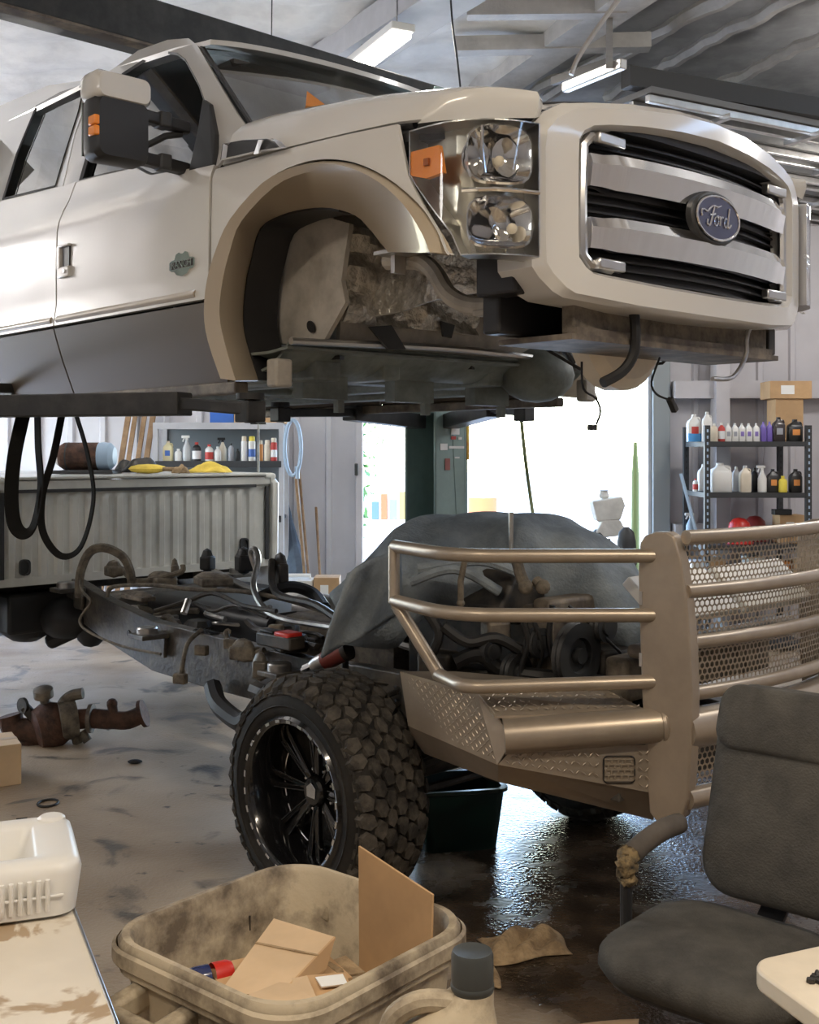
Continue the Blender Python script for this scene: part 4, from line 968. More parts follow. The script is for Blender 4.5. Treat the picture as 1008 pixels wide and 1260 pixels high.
ck_('tailgate', MB().box((-4.96, 0, 1.33), (.05, 1.8, .58)), M['bed'], smooth=False, bevel=.01)
ck_('bed_crossbar', MB().box((-3.1, 0, .98), (.08, 1.8, .07)), M['grime'], smooth=False)
ck_('splash_shield', MB().grid(lambda u, v: (-3.25-.05*v, lerp(-.99, -.42, u), lerp(.66+.1*u, 1.02, v)), 6, 6), M['rubber'], solid=.02)
ck_('hanger_bracket', MB().beam(kl(22, 775, 6.6), kl(22, 812, 6.6), .05, .07), M['rubber'], smooth=False)
ck_('evap_canister', MB().box(kl(40, 748, 6.95), (.45, .5, .24)).ball(kl(80, 760, 6.85), .16, 12, (1.4, 1, .8)).ball(kl(30, 770, 6.9), .14, 12, (1.5, 1, .7)).tube([kl(125, 760, 6.8), kl(60, 790, 6.9)], .05, 10).ball(kl(112, 778, 6.8), .09, 12), M['rubber'], bevel=.02)

# ---- hoses, lines and brackets lying along the frame
def line(name, pts, r, m, label=None):
    o = ck_(name, MB().tube(smooth_path([kl(*p) for p in pts], 5), r, 8), m)
    if label: o['label'] = label
    return o
line('silver_hose', [(315, 700, 5.95), (309, 680, 5.95), (314, 676, 5.9), (318, 690, 5.85), (312, 722, 5.75), (326, 750, 5.6), (350, 762, 5.45), (385, 768, 5.3), (425, 775, 5.1), (450, 790, 4.95)], .016, M['steel'], 'bare silver hose rising in a hook over the frame')
line('filler_hose', [(97, 735, 6.5), (99, 705, 6.5), (110, 680, 6.5), (128, 674, 6.5), (150, 684, 6.5), (160, 702, 6.5), (162, 720, 6.5)], .026, M['dust'])
line('brake_line', [(98, 705, 6.55), (100, 725, 6.4), (112, 740, 6.3), (104, 752, 6.3), (98, 765, 6.3), (110, 778, 6.2), (150, 795, 6.0), (198, 805, 5.75)], .007, M['dust'])
line('brake_line', [(132, 735, 6.4), (140, 722, 6.4), (190, 720, 6.2), (235, 725, 6.0), (300, 728, 5.8), (360, 740, 5.6), (420, 760, 5.3)], .012, M['dust'])
line('brake_line', [(190, 752, 6.0), (230, 740, 6.0), (262, 730, 5.9), (300, 745, 5.7), (340, 752, 5.5)], .012, M['grime'])
line('wiring_loom', [(248, 775, 5.8), (232, 790, 5.7), (226, 810, 5.6), (222, 832, 5.55)], .012, M['dust'])
line('wiring_loom', [(278, 778, 5.6), (284, 800, 5.5), (300, 808, 5.4), (325, 800, 5.3)], .014, M['dust'])
line('wiring_loom', [(330, 760, 5.6), (290, 745, 5.75), (262, 752, 5.9), (240, 742, 6.0)], .010, M['grime'])
line('fuel_line', [(335, 690, 5.9), (340, 730, 5.7), (390, 745, 5.4), (440, 780, 5.0)], .02, M['grime'])
line('rubber_hose', [(320, 735, 5.75), (355, 722, 5.8), (385, 730, 5.8), (400, 748, 5.6)], .03, M['rubber'])
line('vent_hose', [(150, 700, 6.7), (170, 715, 6.5), (220, 705, 6.4), (225, 695, 6.4)], .016, M['dust'])
line('leaf_hanger', [(262, 845, 5.6), (270, 868, 5.45), (295, 888, 5.3), (306, 884, 5.25)], .045, M['rubber'])
line('pipe_stub', [(232, 738, 5.95), (226, 755, 5.9)], .018, M['steel'])
for px, py, Y, m in ((222, 835, 5.55, 'dust'), (284, 792, 5.5, 'dust'), (340, 775, 5.4, 'dirty_steel'), (248, 800, 5.65, 'dust')):
    ck_('clip', MB().box(kl(px, py, Y), (.07, .04, .05), .4), M[m], smooth=False, bevel=.008)
for px, py, Y, d, m in ((140, 700, 6.7, (.14, .10, .12), 'dust'), (200, 712, 6.5, (.3, .14, .10), 'dust'), (262, 712, 6.3, (.3, .2, .09), 'dust'), (300, 690, 6.4, (.14, .1, .18), 'black_plastic'), (255, 690, 6.5, (.10, .08, .16), 'rubber'), (215, 700, 6.5, (.05, .05, .14), 'dust'), (345, 705, 5.9, (.14, .06, .25), 'grime'), (300, 800, 5.4, (.2, .08, .13), 'dust'), (320, 820, 5.2, (.10, .06, .16), 'frame'), (170, 732, 6.2, (.35, .10, .05), 'dust'), (355, 790, 5.3, (.25, .15, .10), 'grime')):
    c = kl(px, py, Y); q = MB().ball(c, .5*max(d)*.9, 10, [k/max(d) for k in d]).box(c+Vector((.02, -.01, -.01)), (d[0]*.7, d[1]*.9, d[2]*.5), random.uniform(-.5, .5))
    ck_('chassis_bracket', q, M[m], bevel=.012)

# ---- engine: dark block, heads, pulleys, hoses
def kb(name, c, d, m, parent=None, r=None, bv=.02): return ck_(name, MB().box(c, d, r), M[m], parent, bevel=bv)
eng = kb('engine_block', (.22, 0, .98), (.72, .52, .42), 'grime')
for s in (1, -1):
    kb('cylinder_head', (.2, s*.24, 1.20), (.66, .22, .18), 'grime', eng, Matrix.Rotation(s*.5, 3, 'X'))
kb('intake', (.2, 0, 1.36), (.5, .36, .16), 'grime', eng, bv=.05)
kb('oil_pan', (.15, 0, .70), (.5, .3, .2), 'grime', eng)
kb('front_cover', (.62, 0, 1.0), (.10, .50, .44), 'dirty_steel', eng)
def pulley(y, z, r, x=.70):
    p = ck_('pulley', MB().lathe([(.02, 0), (r*.9, .0), (r, .008), (r*.93, .02), (r, .032), (r*.93, .044), (r, .052), (r*.55, .05), (r*.5, .03), (.03, .03), (.03, .06), (.001, .06)], (x, y, z), (1, 0, 0), 24), M['dark_grey'], eng)
q0 = kl(702, 805, 4.35); pulley(q0.y, q0.z, .125, q0.x)
for px, py, r in ((655, 790, .06), (628, 825, .07), (595, 800, .05), (735, 770, .06)):
    q1 = kl(px, py, 4.42); pulley(q1.y, q1.z, r, q1.x)
for pts, r in (([(640, 752), (650, 790), (640, 830), (660, 845)], .012), ([(545, 770), (575, 790), (610, 785), (640, 800)], .022), ([(700, 745), (745, 785), (775, 815)], .006), ([(520, 745), (540, 780), (525, 815)], .02), ([(655, 760), (668, 800), (660, 835), (680, 850)], .01), ([(560, 815), (590, 805), (620, 825), (690, 835), (740, 840)], .03), ([(680, 745), (676, 790), (690, 835)], .012)):
    ck_('engine_hose', MB().tube(smooth_path([kl(px, py, 4.36+.05*random.random()) for px, py in pts], 5), r, 8), M['rubber'], eng)
for px, py, d, m in ((585, 835, (.16, .12, .10), 'grime'), (540, 820, (.14, .12, .12), 'grime'), (650, 810, (.08, .08, .08), 'dirty_steel'), (750, 820, (.2, .16, .16), 'grime'), (610, 775, (.10, .10, .08), 'dirty_steel'), (735, 830, (.18, .1, .06), 'dust')):
    ck_('engine_accessory', MB().box(kl(px, py, 4.5), d, random.uniform(-.5, .5)), M[m], eng, bevel=.015)
def fitting(P, r, label):
    q = MB().tube(P, r, 10); m_ = P[len(P)//2]; q.ball(P[-1], r*1.35, 10)
    o = ck_('hose_fitting', q, M['dust'], eng); return o
rk = random.Random(3)
for i in range(20):       # loose lines and dusty lumps lying between the rails
    x = rk.uniform(-2.6, -.3); y = rk.uniform(-.40, .42); z = rk.uniform(.84, .93)
    P = [(x, y, z)]
    for k in range(4): P.append((P[-1][0]+rk.uniform(.08, .26), P[-1][1]+rk.uniform(-.12, .12), z+rk.uniform(-.04, .05)))
    ck_('loose_line', MB().tube(smooth_path(P, 4), rk.choice((.007, .01, .014, .018)), 6), M[rk.choice(('dust', 'dust', 'grime', 'dirty_steel', 'steel'))])
for i in range(16):
    x = rk.uniform(-2.7, -.4); y = rk.uniform(-.38, .45)
    ck_('casting', MB().ball((x, y, rk.uniform(.82, .90)), rk.uniform(.035, .07), 8, (rk.uniform(1, 2), rk.uniform(.7, 1.3), rk.uniform(.5, .9))), M[rk.choice(('dust', 'dirty_steel', 'grime'))], angle=10)
fitting([kl(636, 690, 4.30), kl(640, 705, 4.30), kl(647, 722, 4.28)], .022, '')
fitting([kl(660, 715, 4.30), kl(668, 722, 4.27)], .022, '')
fitting([kl(572, 690, 4.32), kl(567, 715, 4.32), kl(567, 742, 4.32)], .012, '')
kb('radiator_frame', kl(610, 860, 4.6), (.1, .9, .12), 'grime')

# ---- front bumper with grille guard
FARY = .68
bp_ = kb('bumper_beam', (1.04, .115, .66), (.12, .9, .2), 'grime')
BZ = M['bronze']
PO = [(787, 668), (793, 659), (806, 654.5), (820, 654.5), (829, 660), (838, 690), (845, 740), (850, 800), (851.5, 860), (850, 930), (846, 985), (839, 1006), (826, 1016), (809, 1013), (799, 1000), (795, 940), (790, 860), (787, 780), (785, 700)]
pp = [ks(px, py, -.45) for px, py in PO]
for s in (1, -1):
    pl_ = ck_('guard_plate', MB().prism([(p.x, FARY if s > 0 else -.45, p.z) for p in pp], (0, -s*.05, 0)), BZ, bp_, smooth=False, bevel=.006)
    if s < 0:
        for z_, in ((1.34,), (1.13,)): ck_('slot', MB().box((1.235, -.452, z_-.04), (.012, .004, .045)), M['track'], bp_, smooth=False)
XB = lambda y: 1.395+.07*(1-((y-.115)/.565)**2)
def ct(name, z, r, d=0):
    ck_(name, MB().tube([(XB(y)-d, y, z) for y in [lerp(-.43, FARY-.02, i/12) for i in range(13)]], r, 14), BZ, bp_)
for z in (1.515, 1.335, 1.165, .995): ct('guard_tube', z, .024)
ct('bumper_tube', .875, .068, .02); ct('lower_tube', .65, .036)
# perforated screen, hexagonal holes
def hexscreen(z0, z1, R_=.0135):
    q = MB(); dy = R_*math.sqrt(3); y = -.40; row = 0; z = z0
    while z < z1:
        y = -.405+(dy/2 if row % 2 else 0)
        while y < FARY-.045:
            vs = []
            for k in (1.0, .72):
                for i in range(6):
                    a = PI/6+i*PI/3; yy = y+R_*k*math.cos(a); vs.append((XB(yy)-.03, yy, z+R_*k*math.sin(a)))
            q.add(vs, [(i, (i+1) % 6, 6+(i+1) % 6, 6+i) for i in range(6)]); y += dy
        z += 1.5*R_; row += 1
    o = ck_('perforated_screen', q, M['bronze_mesh'], bp_, smooth=False); o['kind'] = 'stuff'
for z0, z1 in ((1.355, 1.50), (1.185, 1.32), (1.015, 1.15), (.69, .81)): hexscreen(z0, z1)
# wings: both sides get the bars; the near one is measured
def wing(T):
    def W(px, py, Y=3.85): return T(kl(px, py, Y))
    def wt(name, pts, r=.024):
        o = ck_(name, MB().tube(pts, r, 14), BZ, bp_); return o
    def bend(a, b, c, k=5, t=.18):      # polyline with a rounded corner at b
        a, b, c = Vector(a), Vector(b), Vector(c); l1 = b+(a-b).normalized()*t; l2 = b+(c-b).normalized()*t
        return [a]+[l1*(1-q)**2+b*2*q*(1-q)+l2*q*q for q in [i/k for i in range(k+1)]]+[c]
    wt('wing_tube', bend(W(822, 684), W(560, 684), W(486, 672, 4.26)))
    wt('wing_tube', bend(W(826, 757), W(555, 757), W(486, 739, 4.22)))
    wt('wing_tube', bend(W(829, 838), W(572, 846), W(538, 829, 4.12), t=.08))
    wt('wing_post', [W(485, 672, 4.26), W(485, 742, 4.22)], .022)
    wt('wing_brace', [W(488, 744, 4.22), W(542, 832, 4.10)], .024)
    wt('wing_bumper_tube', [W(822, 891), W(620, 906)], .060)
    for px, py in ((824, 684), (828, 757), (830, 838)):
        c_ = W(px, py); ck_('tube_end', MB().ball(c_, .028, 10), BZ, bp_)
    ck_('tube_collar', MB().lathe([(.066, -.01), (.07, 0), (.066, .01)], W(816, 891.5), Vector(W(822, 891))-Vector(W(620, 906)), 18), BZ, bp_)
    fp_ = [W(630, 922), W(812, 916), W(810, 977), W(613, 941)]
    pf = ck_('front_tread_plate', MB().prism(fp_, (W(615, 936, 3.86)-W(615, 936, 3.85))), BZ, bp_, smooth=False)
    sA, sB, sC, sD = W(493, 826, 4.28), W(588, 853, 3.95), W(613, 941, 3.85), W(503, 893, 4.25)
    ps = ck_('side_tread_plate', MB().grid(lambda u, v: sA.lerp(sB, u).lerp(sD.lerp(sC, u), v), 8, 8).add([sB, W(609, 878, 3.87), W(632, 908, 3.84), sC], [(0, 1, 2, 3)]), BZ, bp_, smooth=False, solid=.006, soff=0)
    pt = ck_('top_tread_plate', MB().prism([W(588, 853, 3.96), W(700, 846, 4.05), W(742, 846, 4.05), W(800, 876, 3.86), W(608, 881, 3.86)], (W(600, 860, 3.9)-W(600, 859.0, 3.9))*3), BZ, bp_, smooth=False)
    pb_ = ck_('back_tread_plate', MB().prism([W(493, 826, 4.28), W(560, 826, 4.3), W(700, 838, 4.2), W(742, 846, 4.05), W(588, 853, 3.96)], (W(600, 860, 3.9)-W(600, 859.0, 3.9))*3), BZ, bp_, smooth=False)
    pu = ck_('under_plate', MB().prism([W(613, 941, 3.852), W(810, 977, 3.852), W(804, 1009, 3.94), W(613, 962, 3.94)], (W(524, 926, 4.2)-W(524, 927, 4.2))*2).prism([W(503, 893, 4.25), W(613, 941, 3.852), W(613, 962, 3.94), W(522, 927, 4.30), W(506, 905, 4.34)], (W(524, 926, 4.2)-W(524, 927, 4.2))*2), BZ, bp_, smooth=False)
    def lugs(par, A, B, C, D, nu, nv, sz, off):
        q = MB()
        A, B, C, D = [Vector(v) for v in (A, B, C, D)]; nrm = (B-A).cross(D-A).normalized()
        if (T(Vector((5, -5, 1)))-A).dot(nrm) < 0 and off: nrm = -nrm
        for i in range(nu):
            for j in range(nv):
                u, v = (i+.5)/nu, (j+.5)/nv
                p = A.lerp(B, u).lerp(D.lerp(C, u), v)+nrm*.001
                nrm = ((B-A).lerp(C-D, v)).cross((D-A).lerp(C-B, u)).normalized()
                if nrm.y > 0 and abs(nrm.z) < .8 and nrm.x < 0: nrm = -nrm
                if (T(Vector((5, -5, 1)))-p).dot(nrm) < 0: nrm = -nrm
                p = p+nrm*.003; e1 = (B-A).normalized(); e2 = nrm.cross(e1); a = .75 if (i+j) % 2 else -.75
                d1 = e1*math.cos(a)+e2*math.sin(a); d2 = nrm.cross(d1)
                q.add([p-d1*sz, p-d2*sz*.32, p+d1*sz, p+d2*sz*.32, p-d1*sz*.6+nrm*.0025, p+d1*sz*.6+nrm*.0025], [(0, 1, 4), (1, 5, 4), (1, 2, 5), (2, 3, 5), (3, 4, 5), (3, 0, 4)])
        o = ck_('tread_lugs', q, BZ, par, smooth=False); o['kind'] = 'stuff'
    lugs(pf, W(634, 925, 3.847), W(738, 922, 3.847), W(738, 960, 3.847), W(618, 939, 3.847), 15, 3, .011, 1)
    lugs(pf, W(784, 921, 3.847), W(810, 919, 3.847), W(808, 974, 3.847), W(784, 970, 3.847), 3, 5, .011, 1)
    lugs(pt, W(592, 855, 3.955), W(742, 848, 4.045), W(796, 872, 3.865), W(608, 877, 3.865), 18, 5, .012, 1)
    lugs(ps, W(497, 830, 4.27), W(586, 856, 3.945), W(613, 936, 3.85), W(506, 890, 4.25), 18, 12, .009, 1)
    ld = ck_('lamp_opening', MB().loft([[W(762+a, 947+b, Y) for a, b in rrect(k, k*.86, 6)] for k, Y in ((20, 3.845), (19, 3.842), (18.5, 3.85), (18.5, 3.90))], cap1=True), M['black_plastic'], bp_, smooth=False)
    q = MB()
    for i in range(5): q.beam(W(744, 934+i*6.5, 3.846), W(780, 934+i*6.5, 3.846), .004, .006)
    for i in range(5):
        for j in range(4): q.beam(W(745+i*8+(4 if j % 2 else 0), 935+j*6.5, 3.846), W(745+i*8+(4 if j % 2 else 0), 939.5+j*6.5, 3.846), .006, .004, (0, 1, 0))
    o = ck_('lamp_screen', q, M['bronze_mesh'], ld, smooth=False); o['kind'] = 'stuff'
wing(lambda p: Vector(p))
# pale cooler behind the guard screens
a, b = (1.22, .16, 1.17), (1.22, .70, 1.17)
ic = ck_('cooler_core', MB().prism([(1.26, -.38, 1.19), (1.26, .10, 1.19), (1.10, .10, 1.33), (1.10, -.38, 1.33)], (.03, 0, .03)), M['white'], bp_, smooth=False, bevel=.006)
ck_('cooler_core', MB().prism([(1.26, .15, 1.19), (1.26, .66, 1.19), (1.10, .66, 1.33), (1.10, .15, 1.33)], (.03, 0, .03)), M['white'], bp_, smooth=False, bevel=.006)
for i in range(14): pass
kb('core_tank', (1.13, .2, 1.09), (.07, 1.1, .05), 'dirty_steel', bp_)
kb('lower_core', (1.05, .15, .98), (.10, 1.0, .16), 'dust', bp_)

# ---- blanket thrown over the engine
def ztop(X): return interp(X, [(-.34, 1.16), (-.27, 1.22), (-.155, 1.345), (-.05, 1.455), (.02, 1.495), (.2, 1.52), (.476, 1.52), (.69, 1.49), (.83, 1.415), (.95, 1.33), (1.03, 1.20), (1.10, 1.04)])
random.seed(11)
def blk(u, v):
    X = lerp(-.31, 1.10, u); Y = lerp(4.46, 5.5, v); e = abs(2*v-1)
    zt = ztop(X); zf = lerp(1.02, 1.16, max(0, min(1, (X+.05)/.15)))-.26*max(0, min(1, (X-.72)/.16))      # hem: hangs low at left, pulled up over the pulleys
    prof = max(0, 1-e**2.4)**.62
    z = zf+(zt-zf)*prof if v < .5 else .95+(zt-.95)*prof
    fold = .030*math.sin(9*X+5*v+2*math.sin(6*v))*(.25+e)+.016*math.sin(23*X-11*v)
    yy = Y+.05*math.sin(12*X)*e+(.16*(1-prof) if v < .5 else 0)*1.0
    return (X+.02*math.sin(14*v), yy-fold*1.2, z+fold*.45)
bo = thing('blanket', 'dark blue grey blanket draped over the engine behind the bumper', 'blanket', (.25, 5.0, .98))
q = MB().grid(blk, 70, 50)
q.v = [(x-.25, y-5.0, z-.98) for x, y, z in q.v]
q.build('cloth', M['blanket'], bo, solid=.012, angle=180)
# folded hem hanging over the left front corner
def hem(u, v):
    X = lerp(-.24, -.03, u); return (X-.25-.10*v*(1-u), 4.38+.10*u-5.0-.03*math.sin(u*9+v*3)+.07*v, lerp(1.33+.10*u, .99+.16*u, v)-.98)
q = MB().grid(hem, 16, 14); q.build('hanging_corner', M['blanket'], bo, solid=.012, angle=180)
for i, (k0, k1, k2) in enumerate((((505, 716), (560, 700), (615, 728)), ((515, 700), (590, 690), (640, 706)))):
    P = [atY(*k0, 4.44), atY(*k1, 4.42), atY(*k2, 4.44)]
    MB().tube([Vector(p)-Vector((.25, 5.0, .98)) for p in smooth_path(P, 6)], .02, 8).build('fold', M['blanket'], bo)
# stand that carries the rear of the frame, under the bed
sd_ = tw(-4.6, -.62, 0, CHA)
t = thing('support_stand', 'dark steel stand with a crossbar carrying the rear of the frame under the bed', 'stand', sd_, TA)
MB().box((0, 0, .02), (.4, .4, .04)).build('base', M['grime'], t, smooth=False, bevel=.006)
MB().tube([(0, 0, .03), (0, 0, .70)], .05, 12).build('column', M['grime'], t)
MB().box((0, .55, .74), (.10, 1.35, .08)).build('crossbar', M['grime'], t, smooth=False, bevel=.006)

# ------------------------------------------------------------------ containers: each one a thing with body, cap and label
def pl(rgb, name='plastic', r=.35): return mat(name+'_plastic', rgb, r)
WHT = M['white']
def jug(base, wd, h, body, cap, label, name='jug', lab=None, handle=True, group=None, dep=None, cat='bottle', fill=None, rz=0):
    """flat-sided jug with a sloped shoulder, neck, cap and side handle"""
    t = thing(name, label, cat, base, rz, group); d = (dep or wd*.72)
    def L(z, k, kk=None): return [(a, b, z) for a, b in rrect(wd/2*k, d/2*(kk or k), min(wd, d)*.22*k, 3)]
    b = MB().loft([L(0, .92), L(h*.03, 1), L(h*.66, 1), L(h*.76, .86), L(h*.86, .42), L(h*.93, .30)], cap0=True, cap1=True).build('body', body, t, angle=60)
    MB().lathe([(wd*.17, h*.92), (wd*.17, h), (wd*.15, h*1.005), (.001, h*1.005)], n=12).build('cap', cap, t)
    if handle: MB().tube(smooth_path([(wd*.16, 0, h*.88), (wd*.40, 0, h*.86), (wd*.46, 0, h*.74)], 4), wd*.07, 8).build('handle', body, t)
    if lab: MB().box((0, -d/2-.001, h*.42), (wd*.5, .003, h*.26)).build('label', lab, t, smooth=False)
    if fill: MB().loft([L(.0, 1.01), L(h*.3, 1.012)], cap0=True, cap1=True).build('liquid_band', fill, t)
    return t
def bottle(base, r, h, body, cap, label, name='bottle', lab=None, neck=.35, group=None, cat='bottle', n=14):
    t = thing(name, label, cat, base, 0, group)
    MB().lathe([(r*.9, 0), (r, h*.03), (r, h*.68), (r*.8, h*.78), (r*neck, h*.86), (r*neck, h*.90)], n=n).build('body', body, t)
    MB().lathe([(r*neck*1.2, h*.88), (r*neck*1.2, h), (.001, h)], n=n).build('cap', cap, t)
    if lab: MB().lathe([(r*1.01, h*.14), (r*1.012, h*.56)], n=n, cap=False).build('label', lab, t)
    return t
def spray_can(base, r, h, body, cap, label, group=None, lab=None):
    t = thing('spray_can', label, 'can', base, 0, group)
    MB().lathe([(r*.96, 0), (r, .004), (r, h*.78), (r*.75, h*.82)], n=14).build('can', body, t)
    MB().lathe([(r*.8, h*.80), (r*.8, h*.98), (r*.6, h), (.001, h)], n=14).build('cap', cap, t)
    if lab: MB().lathe([(r*1.01, h*.2), (r*1.012, h*.5)], n=14, cap=False).build('label', lab, t)
    return t
def trigger(base, r, h, body, head, label, group=None, lab=None):
    t = thing('spray_bottle', label, 'bottle', base, 0, group)
    MB().lathe([(r*.9, 0), (r, h*.02), (r, h*.5), (r*.42, h*.72), (r*.3, h*.8)], n=14).build('body', body, t)
    hd = MB().box((-.012, 0, h*.92), (r*1.9, r*.6, h*.10)).box((0, 0, h*.83), (r*.6, r*.6, h*.1)).build('spray_head', head, t, bevel=.004)
    MB().beam((-r*.6, 0, h*.88), (-r*1.0, 0, h*.74), .012, .01, (0, 1, 0)).build('trigger', head, hd, smooth=False)
    if lab: MB().lathe([(r*1.01, h*.1), (r*1.012, h*.4)], n=14, cap=False).build('label', lab, t)
    return t
LB = {k: mat(k+'_label', c, .5) for k, c in dict(blue=(.07, .16, .5), red=(.55, .06, .05), purple=(.25, .18, .5), orange=(.75, .3, .08), yellow=(.8, .65, .08), grey=(.35, .36, .4), white=(.8, .8, .8)).items()}
BLK = M['black_plastic']; CRM = M['cream']
def px_base(px, Y, z): return Vector(((px-504)/FPX*Y, Y, z))
def pw(dpx, Y): return dpx/FPX*Y

# ---- right-hand shelf by the doorway
sx0, sx1, sy0, sy1 = 2.667, 3.575, 10.2, 10.98
rack = thing('storage_rack', 'dark slotted steel rack by the right wall holding jugs, bottles and boxes', 'shelf', ((sx0+sx1)/2, (sy0+sy1)/2, 0))
rc = rack.location
for x in (sx0, sx1):
    for y in (sy0, sy1):
        p_ = MB().box((x-rc.x, y-rc.y, 1.015), (.05, .05, 2.03)).build('upright', M['dark_grey'], rack, smooth=False)
        s_ = MB()
        for i in range(34): s_.box((x-rc.x, y-rc.y-.026, .1+i*.057), (.014, .003, .026))
        o = s_.build('slots', M['black_plastic'] if y > sy0 else M['lblue'], p_, smooth=False); o['kind'] = 'stuff'
SZ = (1.885, 1.425, .955, .49, .08)
for z in SZ:
    MB().box((0, 0, z-.01), (sx1-sx0-.04, sy1-sy0-.04, .018)).build('shelf_board', M['dark_grey'], rack, smooth=False)
    for yy in (sy0-rc.y-.01, sy1-rc.y+.01): MB().box((0, yy, z-.022), (sx1-sx0-.05, .02, .045)).build('shelf_beam', M['dark_grey'], rack, smooth=False)
    MB().box((sx0-rc.x, 0, z-.022), (.02, sy1-sy0-.05, .045)).build('end_beam', M['dark_grey'], rack, smooth=False)
tag(MB().beam(px_base(866, 10.12, 0), px_base(866, 10.12, 1.93), .035, .02).build('steel_strip', M['lblue'], smooth=False, bevel=.002), 'pale blue upright strip standing in front of the left end of the steel rack', 'strip')
tag(MB().beam(px_base(898, 9.85, .0), px_base(838, 10.1, 1.60), .03, .02).build('steel_strip', M['lblue'], smooth=False), 'pale blue slanted strip leaning against the left end of the steel rack', 'strip')
Yf = 10.33; g1 = 'bottles on the top shelf of the steel rack'; g2 = 'containers on the second shelf of the steel rack'; g3 = 'things on the third shelf of the steel rack'
z = SZ[0]+.001
jug(px_base(854, 10.45, z), pw(17, Yf), .25, WHT, WHT, 'white jug of blue washer fluid at the left end of the top rack shelf', lab=LB['red'], fill=mat('washer_fluid_blue', (.10, .38, .80), .3), group=g1)
jug(px_base(870, 10.36, z), pw(12, Yf), .27, WHT, WHT, 'plain white jug second from the left on the top rack shelf', group=g1)
bottle(px_base(879, Yf, z), pw(4.6, Yf), .165, CRM, WHT, 'cream bottle right of the plain white jug on the top rack shelf', group=g1)
bottle(px_base(888, Yf, z), pw(4.2, Yf), .17, LB['red'], WHT, 'dark red bottle left of the white quart bottles on the top rack shelf', lab=LB['white'], group=g1)
for i, px in enumerate((896, 904.5, 913, 921.5, 930.5)):
    jug(px_base(px, Yf, z), pw(8, Yf), .165, WHT, WHT, 'white quart bottle with dark label, %s of five in row, top rack shelf' % ('first', 'second', 'third', 'fourth', 'fifth')[i], name='oil_bottle', lab=LB['purple'] if i > 1 else LB['grey'], handle=False, group='white quart bottles in a row')
for i, px in enumerate((939.5, 947)):
    jug(px_base(px, Yf, z), pw(6.8, Yf), .18, M['purple'], M['purple'], 'purple bottle, %s of the pair right of the white quart bottles' % ('left', 'right')[i], name='oil_bottle', handle=False, group='purple bottles on the top rack shelf')
jug(px_base(958, Yf, z), pw(15, Yf), .22, mat('dark_jug_plastic', (.05, .04, .04), .25), BLK, 'dark brown jug beside the purple bottles on the top rack shelf', lab=LB['grey'], group=g1)
jug(px_base(978, Yf, z), pw(18, Yf), .20, mat('black_jug_plastic', (.03, .03, .03), .3), BLK, 'black jug with a tan label at the right end of the top rack shelf', lab=LB['orange'], group=g1)
def carton(name, base, d, label, rz=0, m=None, lab=False, tape=True, group=None, cat='box', flaps=False):
    t = thing(name, label, cat, base, rz, group); m = m or M['card']
    MB().box((0, 0, d[2]/2), d).build('carton', m, t, smooth=False, bevel=.004)
    if tape: MB().box((0, 0, d[2]+.0006), (d[0], d[1]*.16, .0012)).box((d[0]/2+.0006, 0, d[2]*.8), (.0012, d[1]*.16, d[2]*.4)).build('tape', mat('brown_tape', (.45, .3, .17), .3), t, smooth=False)
    if lab: MB().box((-d[0]*.08, -d[1]/2-.001, d[2]*.5), (d[0]*.32, .002, d[2]*.5)).build('label', M['label'], t, smooth=False)
    return t
carton('cardboard_box', px_base(966, 10.72, z), (pw(34, 10.72), .26, .40), 'brown cardboard box standing behind the jugs on the top rack shelf')
carton('cardboard_box', px_base(967, 10.72, z+.401), (pw(51, 10.72), .30, .165), 'brown cardboard box with a white label, topmost on the steel rack', lab=True)
z = SZ[1]+.001
bottle(px_base(856, 10.55, z), pw(3.4, Yf), .12, WHT, LB['red'], 'small white bottle with a red label at the left end of the second rack shelf', lab=LB['red'], group=g2)
jug(px_base(866, 10.72, z), pw(15, Yf), .25, WHT, WHT, 'tall white jug behind the left upright of the second rack shelf', group=g2)
jug(px_base(886, Yf, z), pw(27, Yf), .265, WHT, WHT, 'large white jug with a blue stripe on the second rack shelf', lab=None, group=g2, dep=.16)
MB().box((px_base(886, Yf, z).x-0, Yf-.083, z+.10), (.012, .003, .10)); 
jug(px_base(906, 10.45, z), pw(10, Yf), .23, mat('pale_grey_plastic', (.6, .6, .62), .4), WHT, 'pale grey bottle right of the large white jug on the second rack shelf', group=g2, handle=False)
jug(px_base(917, Yf, z), pw(14, Yf), .24, CRM, WHT, 'cream jug in the middle of the second rack shelf', group=g2)
bottle(px_base(928.5, 10.45, z), pw(4.5, Yf), .22, BLK, BLK, 'black bottle between the cream jug and the white spray bottle', group=g2)
trigger(px_base(938, Yf, z), pw(5.5, Yf), .25, WHT, WHT, 'white trigger spray bottle on the second rack shelf', group=g2)
jug(px_base(951, Yf, z), pw(14, Yf), .21, mat('black_bottle_plastic', (.035, .033, .033), .35), BLK, 'black bottle with an orange and white label left of the yellow bottle', lab=LB['orange'], group=g2)
bottle(px_base(963.5, 10.27, z), pw(5.2, Yf), .15, LB['yellow'], LB['yellow'], 'yellow bottle on the second rack shelf', group=g2)
jug(px_base(979, Yf, z), pw(15, Yf), .21, mat('black_can_plastic', (.035, .033, .033), .35), BLK, 'black jug with an orange label at the right end of the second rack shelf', lab=LB['orange'], group=g2)
z = SZ[2]+.001
trigger(px_base(850, 10.88, z), pw(6, Yf), .26, M['lblue'], WHT, 'pale blue spray bottle at the left end of the third rack shelf', group=g3)
